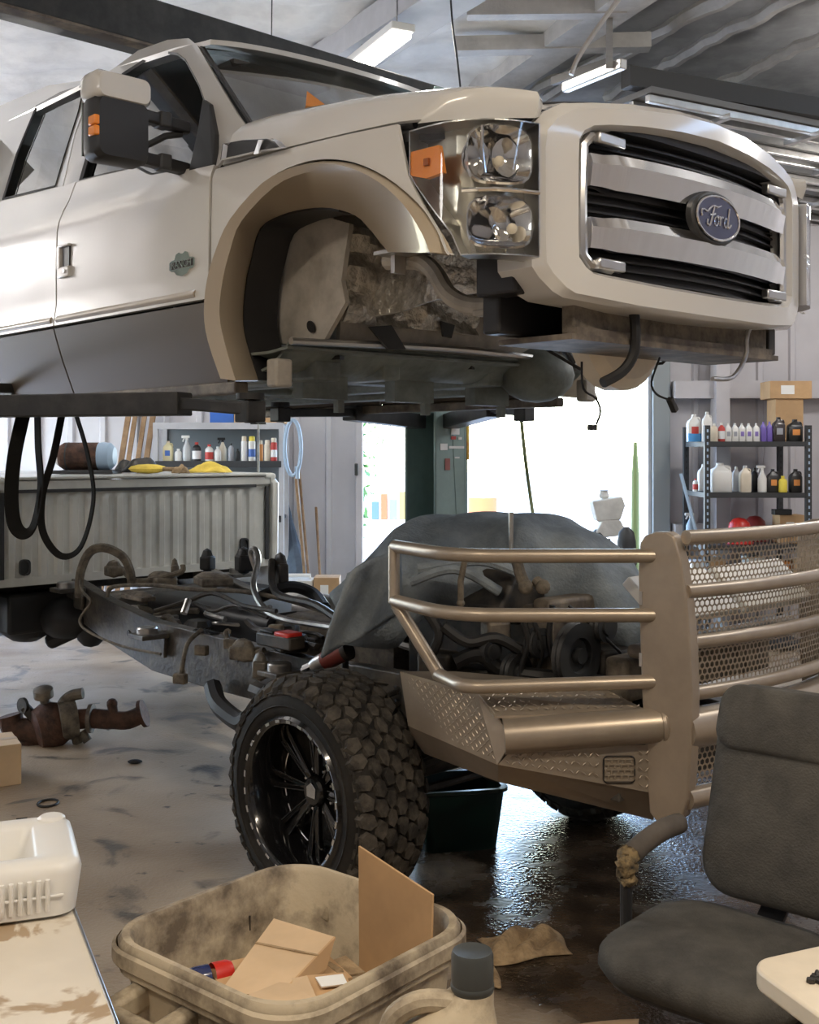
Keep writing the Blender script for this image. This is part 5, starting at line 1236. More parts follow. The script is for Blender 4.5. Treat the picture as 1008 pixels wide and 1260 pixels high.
for i, (px, Y) in enumerate(((910, 10.36), (929, 10.66))):
    t = thing('red_bowl', ('bright red upturned plastic bowl, nearer of two on the third rack shelf', 'dark red upturned plastic bowl, farther of two on the third rack shelf')[i], 'bowl', px_base(px, Y, z), 0, g3)
    rm = M['red'] if i == 0 else mat('dark_red_plastic', (.25, .03, .03), .4)
    MB().lathe([(.115, 0), (.115, .02), (.11, .10), (.09, .19), (.05, .23), (.001, .24)], n=24).build('shell', rm, t)
    MB().lathe([(.122, 0), (.125, .008), (.122, .016)], n=24, cap=False).build('rim', rm, t, solid=.004)
carton('cardboard_box', px_base(970, 10.5, z), (pw(30, 10.5), .22, .26), 'brown cardboard box with a white label on the third rack shelf', lab=True)
carton('tool_case', px_base(962, 10.42, z+.262), (.16, .10, .05), 'small black case lying on the labelled cardboard box', m=BLK, tape=False, cat='case')
z = SZ[3]+.001
for px, w_, h_, m, lb in ((858, 22, .30, M['white'], 'white carton'), (880, 18, .32, M['card'], 'brown carton with a torn corner'), (905, 20, .26, M['dark_grey'], 'dark grey case'), (927, 20, .34, M['white'], 'white sack-like carton'), (955, 24, .30, M['orange'], 'orange brown carton'), (980, 18, .30, M['card_l'], 'pale tan carton')):
    carton('carton', px_base(px, 10.5, z), (pw(w_, 10.5), .25, h_), lb+' on the fourth rack shelf behind the guard screen', m=m, tape=False)

# ---- left-hand shelf behind the bed
lx0, lx1, ly = -2.32, -1.17, 10.6
lr = thing('wall_shelf', 'grey steel shelf unit behind the bed holding spray bottles and cans', 'shelf', ((lx0+lx1)/2, ly, 0))
for x in (lx0-lr.location.x, lx1-lr.location.x):
    for y in (-.2, .2): MB().box((x, y, 1.03), (.045, .04, 2.06)).build('upright', M['trim'], lr, smooth=False)
for zz, m in ((2.05, 'trim'), (1.70, 'dark_grey'), (1.2, 'dark_grey'), (.6, 'dark_grey'), (.1, 'dark_grey')):
    MB().box((0, 0, zz-.015), (lx1-lx0, .42, .03)).build('shelf_board', M[m], lr, smooth=False)
    MB().box((0, -.215, zz-.02), (lx1-lx0, .012, .06)).build('shelf_lip', M['dark_grey' if m != 'trim' else 'trim'], lr, smooth=False)
MB().box((0, .205, 1.05), (lx1-lx0, .008, 2.0)).build('back_panel', mat('blue_grey_panel', (.22, .25, .27), .5), lr, smooth=False)
z = 1.701; Y = 10.45; gl = 'containers on the grey wall shelf'
def lb_(px): return px_base(px, Y, z)
jug(lb_(207), pw(12, Y), .19, mat('pale_yellow_plastic', (.75, .68, .42), .4), CRM, 'pale yellow jug with a blue label at the left end of the wall shelf', lab=LB['blue'], group=gl)
bottle(lb_(219.5), pw(4.5, Y), .12, WHT, WHT, 'small white bottle right of the yellow jug on the wall shelf', group=gl)
trigger(lb_(230), pw(5.2, Y), .25, mat('grey_spray_plastic', (.5, .52, .53), .35), WHT, 'grey trigger spray bottle near the left of the wall shelf', group=gl)
bottle(lb_(242), pw(5.5, Y), .18, BLK, LB['red'], 'black bottle with a white label and red cap on the wall shelf', lab=LB['white'], group=gl)
bottle(lb_(257.5), pw(5.2, Y), .16, WHT, LB['red'], 'white bottle with a red cap on the wall shelf', lab=LB['red'], group=gl)
bottle(lb_(268), pw(4.2, Y), .14, WHT, WHT, 'short white bottle in front of the beige spray bottle on the wall shelf', group=gl)
trigger(px_base(274, 10.55, z), pw(5, Y), .23, CRM, BLK, 'beige trigger spray bottle with a black head on the wall shelf', group=gl)
bottle(lb_(284.5), pw(3.6, Y), .17, LB['grey'], BLK, 'slim grey bottle on the wall shelf', group=gl)
bottle(lb_(292.5), pw(2.8, Y), .12, BLK, BLK, 'short black bottle on the wall shelf', group=gl)
spray_can(lb_(300.5), pw(3.7, Y), .235, WHT, CRM, 'white spray can with a cream cap on the wall shelf', group=gl)
spray_can(lb_(310), pw(4.4, Y), .235, WHT, LB['yellow'], 'white spray can with a blue and red band on the wall shelf', group=gl, lab=LB['blue'])
spray_can(px_base(320.5, 10.55, z), pw(3.4, Y), .20, LB['orange'], CRM, 'orange spray can behind the thin T-handle rod', group=gl)
spray_can(lb_(329), pw(3.8, Y), .20, CRM, CRM, 'cream spray can near the right end of the wall shelf', group=gl)
spray_can(lb_(337), pw(4, Y), .22, LB['red'], CRM, 'red and white spray can at the right end of the wall shelf', group=gl, lab=LB['white'])
carton('cardboard_box', px_base(322, 10.55, 2.052), (.46, .34, .30), 'orange brown cardboard box on top of the wall shelf', m=M['card'])
carton('storage_tub', px_base(276, 10.55, 2.052), (.22, .28, .22), 'blue plastic tub on top of the wall shelf', m=M['blue'], tape=False, cat='tub')
# boards, hoop, poles beside it
for i, (a, b, wd) in enumerate(((140, 158, 9), (151, 166, 8), (161, 178, 8), (173, 188, 9))):
    p0, p1 = px_base(a-26, 10.85, 0), px_base(b+6, 11.18, 2.45)
    tag(MB().beam(p0, p1, pw(wd-2, 10.9), .02, (0, -1, 0)).build('wooden_board', M['wood'], smooth=False, bevel=.004), 'brown board leaning on the back wall, %s from the left of four' % ('first', 'second', 'third', 'fourth')[i], 'board', 'boards leaning behind the bed')
hp_ = [px_base(360.5+10*math.cos(t*PI/16), 10.3, CAMH+(HORY-(551+34*math.sin(t*PI/16)))/FPX*10.3) for t in range(32)]
hoop = thing('blue_hoop', 'pale blue oval hoop net on a brown pole standing right of the wall shelf', 'hoop', px_base(375, 10.3, 0)); ho = hoop.location
MB().tube([p-ho for p in hp_], .018, 8, closed=True).build('hoop', M['lblue'], hoop)
MB().tube([px_base(364, 10.3, 1.58)-ho, px_base(383, 10.35, .0)-ho], .014, 8).build('pole', M['wood'], hoop)
MB().tube([px_base(366, 10.3, 1.55)-ho, px_base(366, 10.3, 1.66)-ho], .022, 8).build('socket', M['lblue'], hoop)
for i, (a, b, z1) in enumerate(((368, 388, 1.62), (389, 399, 1.25))):
    tag(MB().tube([px_base(b, 10.35, 0), px_base(a, 11.1, z1)], .013, 8).build('broom_pole', M['wood']), ('thin brown pole leaning on the white wall beside the hoop', 'short brown pole leaning on the white wall near the doorway')[i], 'pole', 'poles leaning on the white wall')
fo = thing('folded_umbrella', 'dark blue grey folded umbrella leaning on the wall behind the bed', 'umbrella', px_base(372, 10.6, 0)); fb = fo.location
pa, pb2 = px_base(374, 10.6, .25)-fb, px_base(353, 11.05, 1.32)-fb
MB().tube([pa, pa.lerp(pb2, .1), pa.lerp(pb2, .35), pa.lerp(pb2, .8), pb2], [.02, .10, .11, .035, .012], 10).build('canopy', mat('slate_fabric', (.10, .13, .17), .8, var=.2), fo)
MB().tube([px_base(378, 10.55, 0)-fb, pa], .012, 8).build('shaft', M['steel'], fo)
# T-handle rod on the bed cover
t = thing('t_handle_rod', 'thin steel T-handle rod standing on the right end of the bed cover', 'rod', px_base(318, 7.95, 1.65))
MB().tube([(0, 0, 0), (0, 0, .345)], .008, 8).build('rod', M['steel'], t)
MB().tube([(-.055, 0, .345), (.055, 0, .345)], .009, 8).build('cross_handle', M['grey_cap'], t)

# ---- on the bed cover
def bc_(px, Y, z=1.652): return px_base(px, Y, z)
t = thing('drip_tray', 'flat dark tray on the bed cover under the brown canister', 'tray', bc_(107, 7.45))
MB().box((0, 0, .008), (.40, .24, .016)).build('tray', M['dark_grey'], t, smooth=False, bevel=.004)
MB().tube([(-.19, -.11, .018), (.19, -.11, .018), (.19, .11, .018), (-.19, .11, .018)], .006, 6, closed=True).build('tray_rim', M['dark_grey'], t)
t = thing('brown_canister', 'brown cylindrical canister with a pale blue end cap lying on the bed cover', 'canister', bc_(108, 7.45, 1.676)); r = .09
MB().lathe([(.03, -.185), (.07, -.18), (r, -.15), (r, .07), (.082, .085)], (0, 0, r), (1, 0, .0), 24).build('shell', M['rust'], t)
MB().lathe([(.088, .075), (.092, .10), (.088, .15), (.06, .178), (.001, .182)], (0, 0, r), (1, 0, 0), 24).build('end_cap', M['lblue'], t)
MB().lathe([(.02, -.20), (.06, -.195), (.068, -.178)], (0, 0, r), (1, 0, 0), 20).build('end_disc', M['white'], t)
MB().lathe([(r*1.015, -.13), (r*1.015, -.12)], (0, 0, r), (1, 0, 0), 24, cap=False).build('band', M['dark_grey'], t)
def cloth(name, base, d, m, label, cat, seed, n=18, rz=0, group=None):
    t = thing(name, label, cat, base, rz, group); random.seed(seed); a, b, c = random.random()*6, random.random()*6, random.random()*6
    def f(u, v):
        x, y = (u-.5)*d[0], (v-.5)*d[1]; e = max(0, 1-max(abs(2*u-1), abs(2*v-1))**3)
        return (x+.05*d[0]*math.sin(5*v+b), y+.06*d[1]*math.sin(6*u+c), .004+d[2]*e*(.45+.3*math.sin(7*u+a)*math.cos(5*v+b)+.25*math.sin(13*u-9*v+c)))
    MB().grid(f, n, n).build('cloth', m, t, solid=.005, angle=180, soff=1)
    return t
cloth('crumpled_cap', bc_(168, 7.66), (.26, .2, .14), M['grime'], 'dark crumpled cap on the bed cover behind the yellow glove', 'cap', 3)
t = thing('yellow_glove', 'bright yellow glove lying on the bed cover near the brown canister', 'glove', bc_(182, 7.45), .1)
MB().ball((0, 0, .032), .03, 12, (4.2, 1.9, 1.05)).build('palm', M['yellow'], t)
for i in range(4): MB().tube([(.10, -.04+i*.027, .03), (.17, -.045+i*.03, .028), (.21, -.045+i*.03, .018)], [.014, .013, .009], 8).build('finger', M['tan'], t)
MB().lathe([(.055, -.17), (.05, -.12), (.045, -.1)], (0, 0, .045), (1, 0, 0), 14, sx=1.0).build('cuff', M['yellow'], t) if False else None
cloth('yellow_cloth', bc_(255, 7.62), (.30, .16, .075), M['yellow'], 'pale yellow cloth lying on the middle of the bed cover', 'cloth', 5)
cloth('work_glove', bc_(223, 7.40), (.10, .10, .06), M['tan'], 'tan work glove lying between the two yellow cloths', 'glove', 8)

# ---- behind the chassis, by the left door jamb
t = thing('bench', 'low dark wooden bench by the left door jamb', 'bench', px_base(384, 9.5, 0))
MB().box((0, 0, .50), (.75, .40, .04)).build('seat', M['wood'], t, smooth=False, bevel=.006)
for x in (-.32, .32):
    for y in (-.15, .15): MB().box((x, y, .24), (.05, .05, .48)).build('leg', M['wood'], t, smooth=False)
t = carton('white_crate', px_base(367, 9.5, .521), (.26, .26, .21), 'white plastic crate with red print on the low bench', m=M['white'], tape=False, cat='crate')
MB().tube([(-.1, 0, .21), (-.1, 0, .24), (.1, 0, .24), (.1, 0, .21)], .012, 8).build('handle', M['white'], t)
MB().box((.02, -.132, .06), (.16, .002, .04)).build('red_print', LB['red'], t, smooth=False)
carton('cardboard_box', px_base(403, 9.45, .521), (.21, .24, .24), 'orange brown cardboard box on the low bench beside the white crate', m=M['card'], lab=True)

# ---- red tools lying on the frame rail
def kw(px, py, Y): return atY(px, py, Y)
p = tw(-.80, -.465, .868+.012, CHA)
t = thing('red_tool_tray', 'red and black tool tray lying on the frame rail beside the front tyre', 'tray', kw(345, 796, 5.2), TA)
MB().box((0, 0, .03), (.26, .09, .06)).build('tray', M['grime'], t, bevel=.008)
MB().box((.06, 0, .062), (.11, .085, .03)).build('red_lid', M['red'], t, bevel=.008)
MB().box((-.07, 0, .066), (.10, .06, .01)).build('black_lid', M['black_plastic'], t, bevel=.003)
p0, p1 = kw(372, 825, 4.85), kw(428, 800, 4.75); d = p1-p0
t = thing('ratchet_gun', 'silver and dark red air ratchet lying on top of the front tyre', 'tool', p0)
MB().tube([d*0, d*.25], .012, 10).tube([d*.05, d*.25], .02, 10).build('nose', M['chrome'], t)
MB().tube([d*.22, d*.34, d*.5], [.024, .034, .036], 14).build('barrel', M['steel'], t)
MB().tube([d*.48, d*.6, d*1.0], [.036, .042, .040], 14).build('handle', mat('dark_red_grip', (.18, .035, .025), .5), t)
MB().tube([d*.93, d*1.03], .043, 14).build('end_ring', M['grime'], t)

# ------------------------------------------------------------------ on the floor
t = thing('exhaust_manifold', 'rusty turbo and exhaust manifold assembly lying on the floor at left', 'engine part', atZ(85, 915, 0)); o = t.location; 
def fl(px, py, Y=None): return atY(px, py, Y or o.y)-o
MB().lathe([(.06, -.1), (.12, -.085), (.145, -.03), (.145, .03), (.12, .085), (.06, .1)], fl(62, 893), (.8, .5, .2), 20).build('turbine_housing', M['rust'], t)
MB().tube(smooth_path([fl(62, 905), fl(40, 900), fl(18, 895), fl(12, 880)], 4), .075, 12).build('inlet_pipe', M['rust'], t)
MB().lathe([(.05, -.06), (.115, -.05), (.125, 0), (.115, .05), (.05, .06)], fl(84, 885), (.9, .4, .1), 20).build('compressor_housing', M['dust'], t)
MB().tube(smooth_path([fl(76, 880), fl(78, 865), fl(88, 856), fl(102, 853)], 4), .035, 10).build('outlet_elbow', M['dust'], t)
MB().tube(smooth_path([fl(96, 885), fl(115, 884), fl(140, 886), fl(158, 886), fl(176, 878)], 4), [.06]*8+[.055]*8+[.062], 14).build('down_pipe', M['rust'], t)
MB().lathe([(.05, -.012), (.085, -.012), (.085, .012), (.05, .012)], fl(176, 878), (.9, 0, .3), 18).build('pipe_flange', M['rust'], t)
MB().lathe([(.05, -.012), (.09, -.012), (.09, .012), (.05, .012)], fl(112, 884), (1, 0, 0), 18).build('clamp', M['dirty_steel'], t)
MB().tube([fl(140, 880), fl(138, 868)], .03, 10).ball(fl(138, 866), .035, 10).build('sensor_boss', M['rust'], t)
MB().tube([fl(90, 895), fl(96, 915)], .03, 10).tube([fl(100, 900), fl(108, 912)], .028, 10).build('bracket', M['dust'], t)
MB().lathe([(.04, 0), (.06, .01), (.06, .06), (.04, .07)], fl(54, 855)+Vector((0, 0, -.02)), (0, -.3, 1), 14).tube([fl(54, 858), fl(62, 888)], .03, 10).build('wastegate', M['dirty_steel'], t)
MB().ball(fl(38, 915), .055, 12, (1.3, 1, .9)).build('port', M['rust'], t)
MB().lathe([(.03, 0), (.05, .0), (.05, .02), (.03, .02)], fl(30, 868), (-.6, -.8, 0), 14).tube([fl(30, 870), fl(52, 893)], .032, 10).build('port_flange', M['grime'], t)
c = atZ(-22, 962, 0)
carton('cardboard_box', (c.x, c.y, 0), (.36, .30, .22), 'cardboard box on the floor cut off by the left picture edge', rz=.5, m=M['card_l'])
tag(MB().tube([atZ(-40, 1022, .012), atZ(22, 1012, .012)], .013, 8).lathe([(.02, 0), (.02, .05)], atZ(20, 1012, .012), (1, .3, 0), 10).build('steel_bar', M['grime']), 'short dark steel bar lying on the floor at the left picture edge', 'bar')
tag(MB().tube([atZ(59, 988, .006)+Vector((.05*math.cos(a*PI/10), .06*math.sin(a*PI/10), 0)) for a in range(20)], .006, 6, closed=True).build('o_ring', M['rubber']), 'black rubber ring lying on the concrete floor', 'ring')
tag(MB().ball(atZ(166, 937, .012), .04, 10, (1.1, .7, .3)).build('rubber_plug', M['rubber']), 'small flat black plug on the floor right of the rusty manifold', 'plug')
cloth('shop_rag', atZ(645, 1166, 0), (.30, .22, .075), M['tan'], 'crumpled tan rag on the oily floor between bin and chair', 'rag', 21, 22, .3)
cloth('shop_rag', atZ(598, 1200, 0), (.07, .2, .035), M['tan'], 'narrow tan scrap on the floor beside the grey jug cap', 'rag', 23, 14, .1)
t = thing('drain_tub', 'dark green drain tub on the floor behind the front tyre', 'tub', atZ(560, 1035, 0), .2)
MB().loft([[(a, b, z) for a, b in rrect(w_, w_*.8, .05)] for w_, z in ((.17, .0), (.20, .26), (.215, .265), (.215, .28), (.19, .28), (.16, .02))], cap0=True, cap1=True).build('tub', mat('dark_green_plastic', (.004, .022, .018), .3), t, angle=40)
MB().tube(smooth_path([(-.2, 0, .26), (-.17, 0, .36), (.17, 0, .36), (.2, 0, .26)], 4), .006, 6).build('bail_handle', M['steel'], t)
cloth('cardboard_scrap', atZ(690, 1290, 0), (.6, .24, .012), M['card'], 'flattened cardboard scrap on the floor at the bottom edge between jug and chair', 'cardboard', 31, 10, .1)

# ------------------------------------------------------------------ bin with cardboard
BC = Vector((-.262, 2.525)); BA = math.radians(50); bh = .75
b_ = thing('trash_bin', 'dirty beige square trash bin full of cardboard in front of the tyre', 'bin', (BC.x, BC.y, 0), BA)
def bl_(h, z, r=.12): return [(a, b, z) for a, b in rrect(h, h, r, 8)]
MB().loft([bl_(.225, .0, .09), bl_(.23, .01, .09), bl_(.285, bh-.07), bl_(.300, bh-.07), bl_(.302, bh-.012), bl_(.296, bh), bl_(.284, bh), bl_(.278, bh-.012), bl_(.222, .03, .09)], cap0=True, cap1=True).build('tub', M['bin'], b_, angle=50)
MB().loft([bl_(.305, bh-.055), bl_(.311, bh-.048), bl_(.311, bh-.02), bl_(.305, bh-.014)]).build('rim_band', M['bin'], b_)
for s in (1, -1):     # moulded handles with two openings on two opposite sides
    y = s*.30
    hb = MB()
    q = (lambda x, yy, z: (yy, x, z))
    hb.beam((-.37*s, -.17, bh-.115), (-.37*s, .17, bh-.115), .04, .05)
    for k in (-.16, 0, .16): hb.beam((-.27*s, k, bh-.10), (-.385*s, k, bh-.115), .045, .055)
    hb.build('handle', M['bin'], b_, bevel=.012)
for k in (.12,): MB().box((k, .272, bh-.2), (.004, .006, .22)).build('mould_seam', M['grime'], b_, smooth=False)
# things in the bin (each rests on the ones below)
def sheet_(name, pts, th, m, label, cat='cardboard', group=None):
    P = [Vector(p) for p in pts]; c = sum(P, Vector())/len(P); n = (P[1]-P[0]).cross(P[-1]-P[0]).normalized()
    t = thing(name, label, cat, c, 0, group)
    MB().prism([p-c for p in P], n*th).build('panel', m, t, smooth=False, bevel=.001)
    return t, c, n
t, c, n = sheet_('cardboard_sheet', [atY(441, 1041, 2.71), atY(532, 1101, 2.52), atY(529, 1235, 2.51), atY(442, 1225, 2.70)], .006, M['card'], 'tall flat cardboard sheet standing upright at the right side of the bin')
cb_ = thing('open_carton', 'crumpled cardboard carton lying tilted on top of the rubbish in the bin', 'box', atY(345, 1190, 2.40)); o_ = cb_.location
A_, B_, C_, D_ = [atY(*p)-o_ for p in ((337, 1130, 2.62), (413, 1153, 2.50), (348, 1222, 2.30), (268, 1224, 2.34))]
MB().prism([A_, B_, C_, D_], (0, 0, -.006)).build('top_panel', M['card_l'], cb_, smooth=False)
E_ = atY(402, 1192, 2.44)-o_
MB().prism([B_, E_, C_+Vector((.01, .02, -.05)), C_], (-.004, .003, 0)).build('side_panel', M['card'], cb_, smooth=False)
MB().prism([A_.lerp(D_, .34), B_.lerp(C_, .34), B_.lerp(C_, .36), A_.lerp(D_, .36)], (0, 0, .002)).build('fold_seam', M['tan'], cb_, smooth=False)
MB().box((A_+C_)/2+Vector((0, .0, -.10)), (.26, .20, .12), .5).build('carton_body', M['card'], cb_, smooth=False)
sheet_('cardboard_flap', [atY(275, 1236, 2.25), atY(352, 1205, 2.36), atY(378, 1200, 2.34), atY(392, 1232, 2.22), atY(300, 1262, 2.17)], .006, M['card_l'], 'loose cardboard flap low at the front of the bin')
sheet_('cardboard_flap', [atY(375, 1200, 2.36), atY(425, 1196, 2.38), atY(436, 1222, 2.28), atY(392, 1232, 2.26)], .006, M['card'], 'small cardboard piece with a white print at the right of the tilted carton')
sheet_('cardboard_flap', [atY(400, 1185, 2.5), atY(425, 1175, 2.55), atY(450, 1196, 2.48), atY(420, 1200, 2.44)], .006, M['tan'], 'shaded cardboard piece behind the tilted carton')
t = thing('paper_slip', 'white printed paper slip on the cardboard at the right of the bin', 'paper', atY(402, 1206, 2.335))
MB().prism([atY(388, 1204, 2.35)-t.location, atY(422, 1200, 2.36)-t.location, atY(428, 1212, 2.31)-t.location, atY(396, 1216, 2.30)-t.location], (0, -.002, .004)).build('slip', M['label'], t, smooth=False)
a_, b2 = atY(233, 1208, 2.42), atY(284, 1196, 2.47); d = b2-a_; L = d.length; ax = d.normalized()
t = thing('drink_can', 'crushed blue and red drink can lying in the bin left of the cardboard', 'can', a_)
MB().lathe([(.022, -.002), (.0255, .0), (.0275, .012), (.0275, L*.45)], (0, 0, 0), ax, 18, cap=False).build('can_body', M['blue_badge'], t)
MB().lathe([(.0276, L*.55), (.0276, L*.9), (.024, L)], (0, 0, 0), ax, 18, cap=False).build('red_band', M['red'], t)
MB().lathe([(.001, .004), (.020, .004), (.0245, -.002), (.0255, .001)], (0, 0, 0), ax, 18, cap=False).build('can_lid', M['steel'], t)
MB().box((-.004, -.002, .003), (.006, .01, .018)).build('can_opening', M['black_plastic'], t, smooth=False)
# rubbish mass the pieces rest on
t = thing('rubbish_bag', 'dark rubbish filling the bottom of the bin under the cardboard', 'rubbish', (BC.x, BC.y, .05), BA)
def rub(u, v):
    return ((u-.5)*.36, (v-.5)*.36, .44+.04*math.sin(9*u+4*v)+.03*math.sin(13*v-6*u))
MB().grid(rub, 16, 16).build('bag', M['tan'], t, solid=.34, soff=-1)

# ------------------------------------------------------------------ jug at the bottom edge on its stool
t = thing('stool', 'small step stool under the beige jug at the bottom edge', 'stool', (.06, 1.90, 0))
MB().box((0, 0, .585), (.42, .34, .03)).build('seat', M['dark_grey'], t, smooth=False, bevel=.006)
for x in (-.17, .17):
    for y in (-.13, .13): MB().box((x, y, .285), (.035, .035, .57)).build('leg', M['dark_grey'], t, smooth=False)
jl = atY(548, 1330, 1.93); j = thing('fuel_jug', 'dirty beige jug with a dark grey cap at the bottom edge right of the bin', 'jug', (jl.x, jl.y, .601)); jb = MB()
def jr(z, wx, wy, cx=0, r=.05): return [(cx+a, b, z) for a, b in rrect(wx, wy, min(r, wx*.9, wy*.9), 5)]
jb.loft([jr(0, .095, .085), jr(.01, .10, .09), jr(.15, .10, .09), jr(.20, .095, .085, .0), jr(.235, .075, .065, .012), jr(.262, .05, .045, .032, .045), jr(.285, .036, .036, .046, .035)], cap0=True, cap1=True)
jb.build('body', M['bin'], j, angle=60)
MB().tube(smooth_path([(.02, -.01, .268), (-.04, -.01, .27), (-.085, -.01, .245), (-.10, -.01, .20)], 5), .019, 10).build('handle', M['bin'], j)
MB().lathe([(.034, .28), (.036, .285), (.036, .345), (.033, .352), (.028, .350), (.001, .348)], (.046, 0, 0), n=26).build('cap', M['grey_cap'], j)
MB().lathe([(.0362, .288), (.0372, .29), (.0372, .296), (.0362, .298)], (.046, 0, 0), n=26, cap=False).build('cap_ring', M['grey_cap'], j)
MB().lathe([(.001, .0), (.024, .0), (.024, .004), (.001, .004)], (.06, -.091, .16), (0, -1, 0), 20).build('handle_hole', M['grime'], j)

# ------------------------------------------------------------------ left table with the white drain pan
E0, E1 = atZ(95, 1130, .76), atZ(145, 1262, .76); ed = (E1-E0).normalized(); en = Vector((ed.y, -ed.x, 0))   # en points to the left, away from the edge
if en.x > 0: en = -en
TB = E0-ed*.42
tl = thing('work_table', 'stained pale work table with a metal edge at the bottom left corner', 'table', (TB.x, TB.y, 0))
def tp(a, b, z): return ed*a+en*b+Vector((0, 0, z))
MB().prism([tp(0, .004, .735), tp(1.7, .004, .735), tp(1.7, .85, .735), tp(0, .85, .735)], (0, 0, .025)).build('table_top', M['table'], tl, smooth=False)
MB().beam(tp(0, 0, .744), tp(1.7, 0, .744), .008, .036).build('metal_edge', M['brushed'], tl, smooth=False, bevel=.002)
for a, b in ((.08, .07), (1.6, .07), (.08, .78), (1.6, .78)): MB().beam(tp(a, b, 0), tp(a, b, .735), .04, .04, (0, 1, 0)).build('leg', M['dark_grey'], tl, smooth=False)
# drain pan: shallow white tub with a wide opening and a ribbed wall
c0 = atZ(96, 1128, .762); c1 = atZ(-60, 1150, .762); ux = (c0-c1).normalized(); uy = Vector((-ux.y, ux.x, 0))
po = c0-ux*.30+uy*.17
pn = thing('drain_pan', 'white plastic drain pan with a ribbed front on the left table', 'pan', (po.x, po.y, .762), math.atan2(ux.y, ux.x))
def pr_(hx, hy, z, r): return [(a, b, z) for a, b in rrect(hx, hy, r, 6)]
MB().loft([pr_(.285, .15, 0, .04), pr_(.30, .165, .008, .05), pr_(.312, .178, .10, .055), pr_(.305, .172, .122, .05), pr_(.285, .155, .132, .045), pr_(.22, .12, .128, .02), pr_(.21, .11, .118, .02), pr_(.19, .10, .03, .02)], cap0=True, cap1=True).build('pan', M['white'], pn, angle=50)
for i in range(18): MB().tube([(.235-i*.019, -.168, .022), (.235-i*.019, -.178, .055), (.235-i*.019, -.181, .095)], .0055, 8).build('rib', M['white'], pn)
MB().box((0, -.176, .056), (.54, .006, .006)).build('seam', M['white'], pn, smooth=False, bevel=.002)
MB().lathe([(.035, 0), (.033, .015), (.026, .02), (.001, .02)], (.262, .14, .118), n=20).build('filler_boss', M['white'], pn)

# ------------------------------------------------------------------ right table corner
rt = thing('plastic_table', 'cream plastic folding table, rounded corner at the right picture edge', 'table', (1.12, 2.33, 0)); ro = rt.location
K0, K1, K2 = atZ(917, 1183, .74), atZ(1012, 1162, .74), atZ(1012, 1252, .74)
d1 = (K1-K0).normalized(); d2 = (K2-K0).normalized()
def rtp(a, b): return K0+d1*a+d2*b-Vector((ro.x, ro.y, .74))
cor = [rtp(.06*(1-math.sin(t)), .06*(1-math.cos(t))) for t in [(8-i)/8*PI/2 for i in range(9)]]
top = cor+[rtp(.85, 0), rtp(.85, .8), rtp(0, .8)]
MB().prism([p+Vector((0, 0, .698)) for p in top], (0, 0, .042)).build('table_top', M['cream'], rt, bevel=.006, angle=30)
for a, b in ((.12, .12), (.75, .12), (.75, .7), (.12, .7)):
    p = rtp(a, b); MB().tube([(p.x, p.y, 0), (p.x, p.y, .70)], .016, 10).build('leg', M['trim'], rt)
for i, (px, py) in enumerate(((998, 1209), (1004, 1204), (1010, 1210))):
    p = atZ(px, py, .7405)
    t = thing('bolt', 'small dark bolt on the cream table, %s of three' % ('leftmost', 'middle', 'rightmost')[i], 'bolt', p, i*1.1, 'bolts on the cream table')
    MB().lathe([(.009, 0), (.009, .008), (.001, .008)], n=6).build('head', M['grime'], t, smooth=False); MB().tube([(0, 0, .005), (.022, 0, .005)], .0045, 8).build('shank', M['grime'], t)

# ------------------------------------------------------------------ office chair
CF = Vector((-.66, -.75, 0)).normalized(); CW = Vector((-CF.y, CF.x, 0))*-1       # facing direction; CW runs to the far left side
if CW.x > 0: CW = -CW
ch = thing('office_chair', 'worn charcoal fabric office chair with a torn armrest at the right', 'chair', (.82, 2.98, 0))
def cp_(f, s, z): return CF*f+CW*s+Vector((0, 0, z))
def cushion(name, cen, U, V, N, hu, hv, th, r, bulge, taper=1.0, nn=20):
    """soft pad: rounded-rectangle outline in U,V and thickness along N"""
    def ol(k, h):
        return [cen+U*a*(lerp(taper, 1, .5-b/hv/2))+V*b+N*(h+bulge*max(0, (1-(a/hu)**2))*(1-(b/hv)**2)*(1 if h > 0 else 0)) for a, b in rrect(hu*k, hv*k, r*k, 7)]
    m = MB().loft([ol(.0, -th), ol(.6, -th), ol(.93, -th*.9), ol(1.0, -th*.2), ol(.985, th*.45), ol(.93, th*.85), ol(.8, th), ol(.55, th*1.05), ol(.25, th*1.07), ol(.0, th*1.08)])
    return m.build(name, M['chair'], ch, angle=180)
seat_ = cushion('seat', cp_(.02, 0, .475), CF, CW, Vector((0, 0, 1)), .265, .27, .045, .15, .012)
MB().loft([[cp_(.02+a, b, z) for a, b in rrect(k*.235, k*.24, .13, 7)] for k, z in ((.6, .405), (1.0, .42), (1.02, .44))], cap0=True).build('seat_pan', M['black_plastic'], ch)
BU = Vector((-CF.x*.20, -CF.y*.20, .98)).normalized(); BN = CW.cross(BU); 
if BN.dot(CF) < 0: BN = -BN
bc0 = cp_(-.255, -.08, .845)
bk = cushion('backrest', bc0, CW, BU, BN, .245, .295, .04, .10, .012, .90)
cushion('head_pad', bc0+BU*.198+BN*.036, CW, BU, BN, .225, .092, .026, .06, .008, .93)
MB().box((0, 0, 0), (.01, .01, .01)).build('torn_patch', M['yellow'], bk).location = bc0+BU*.245-CW*.12+BN*.058
MB().beam(cp_(-.2, 0, .42), cp_(-.33, -.04, .60), .07, .02, CF).build('back_bracket', M['black_plastic'], ch)
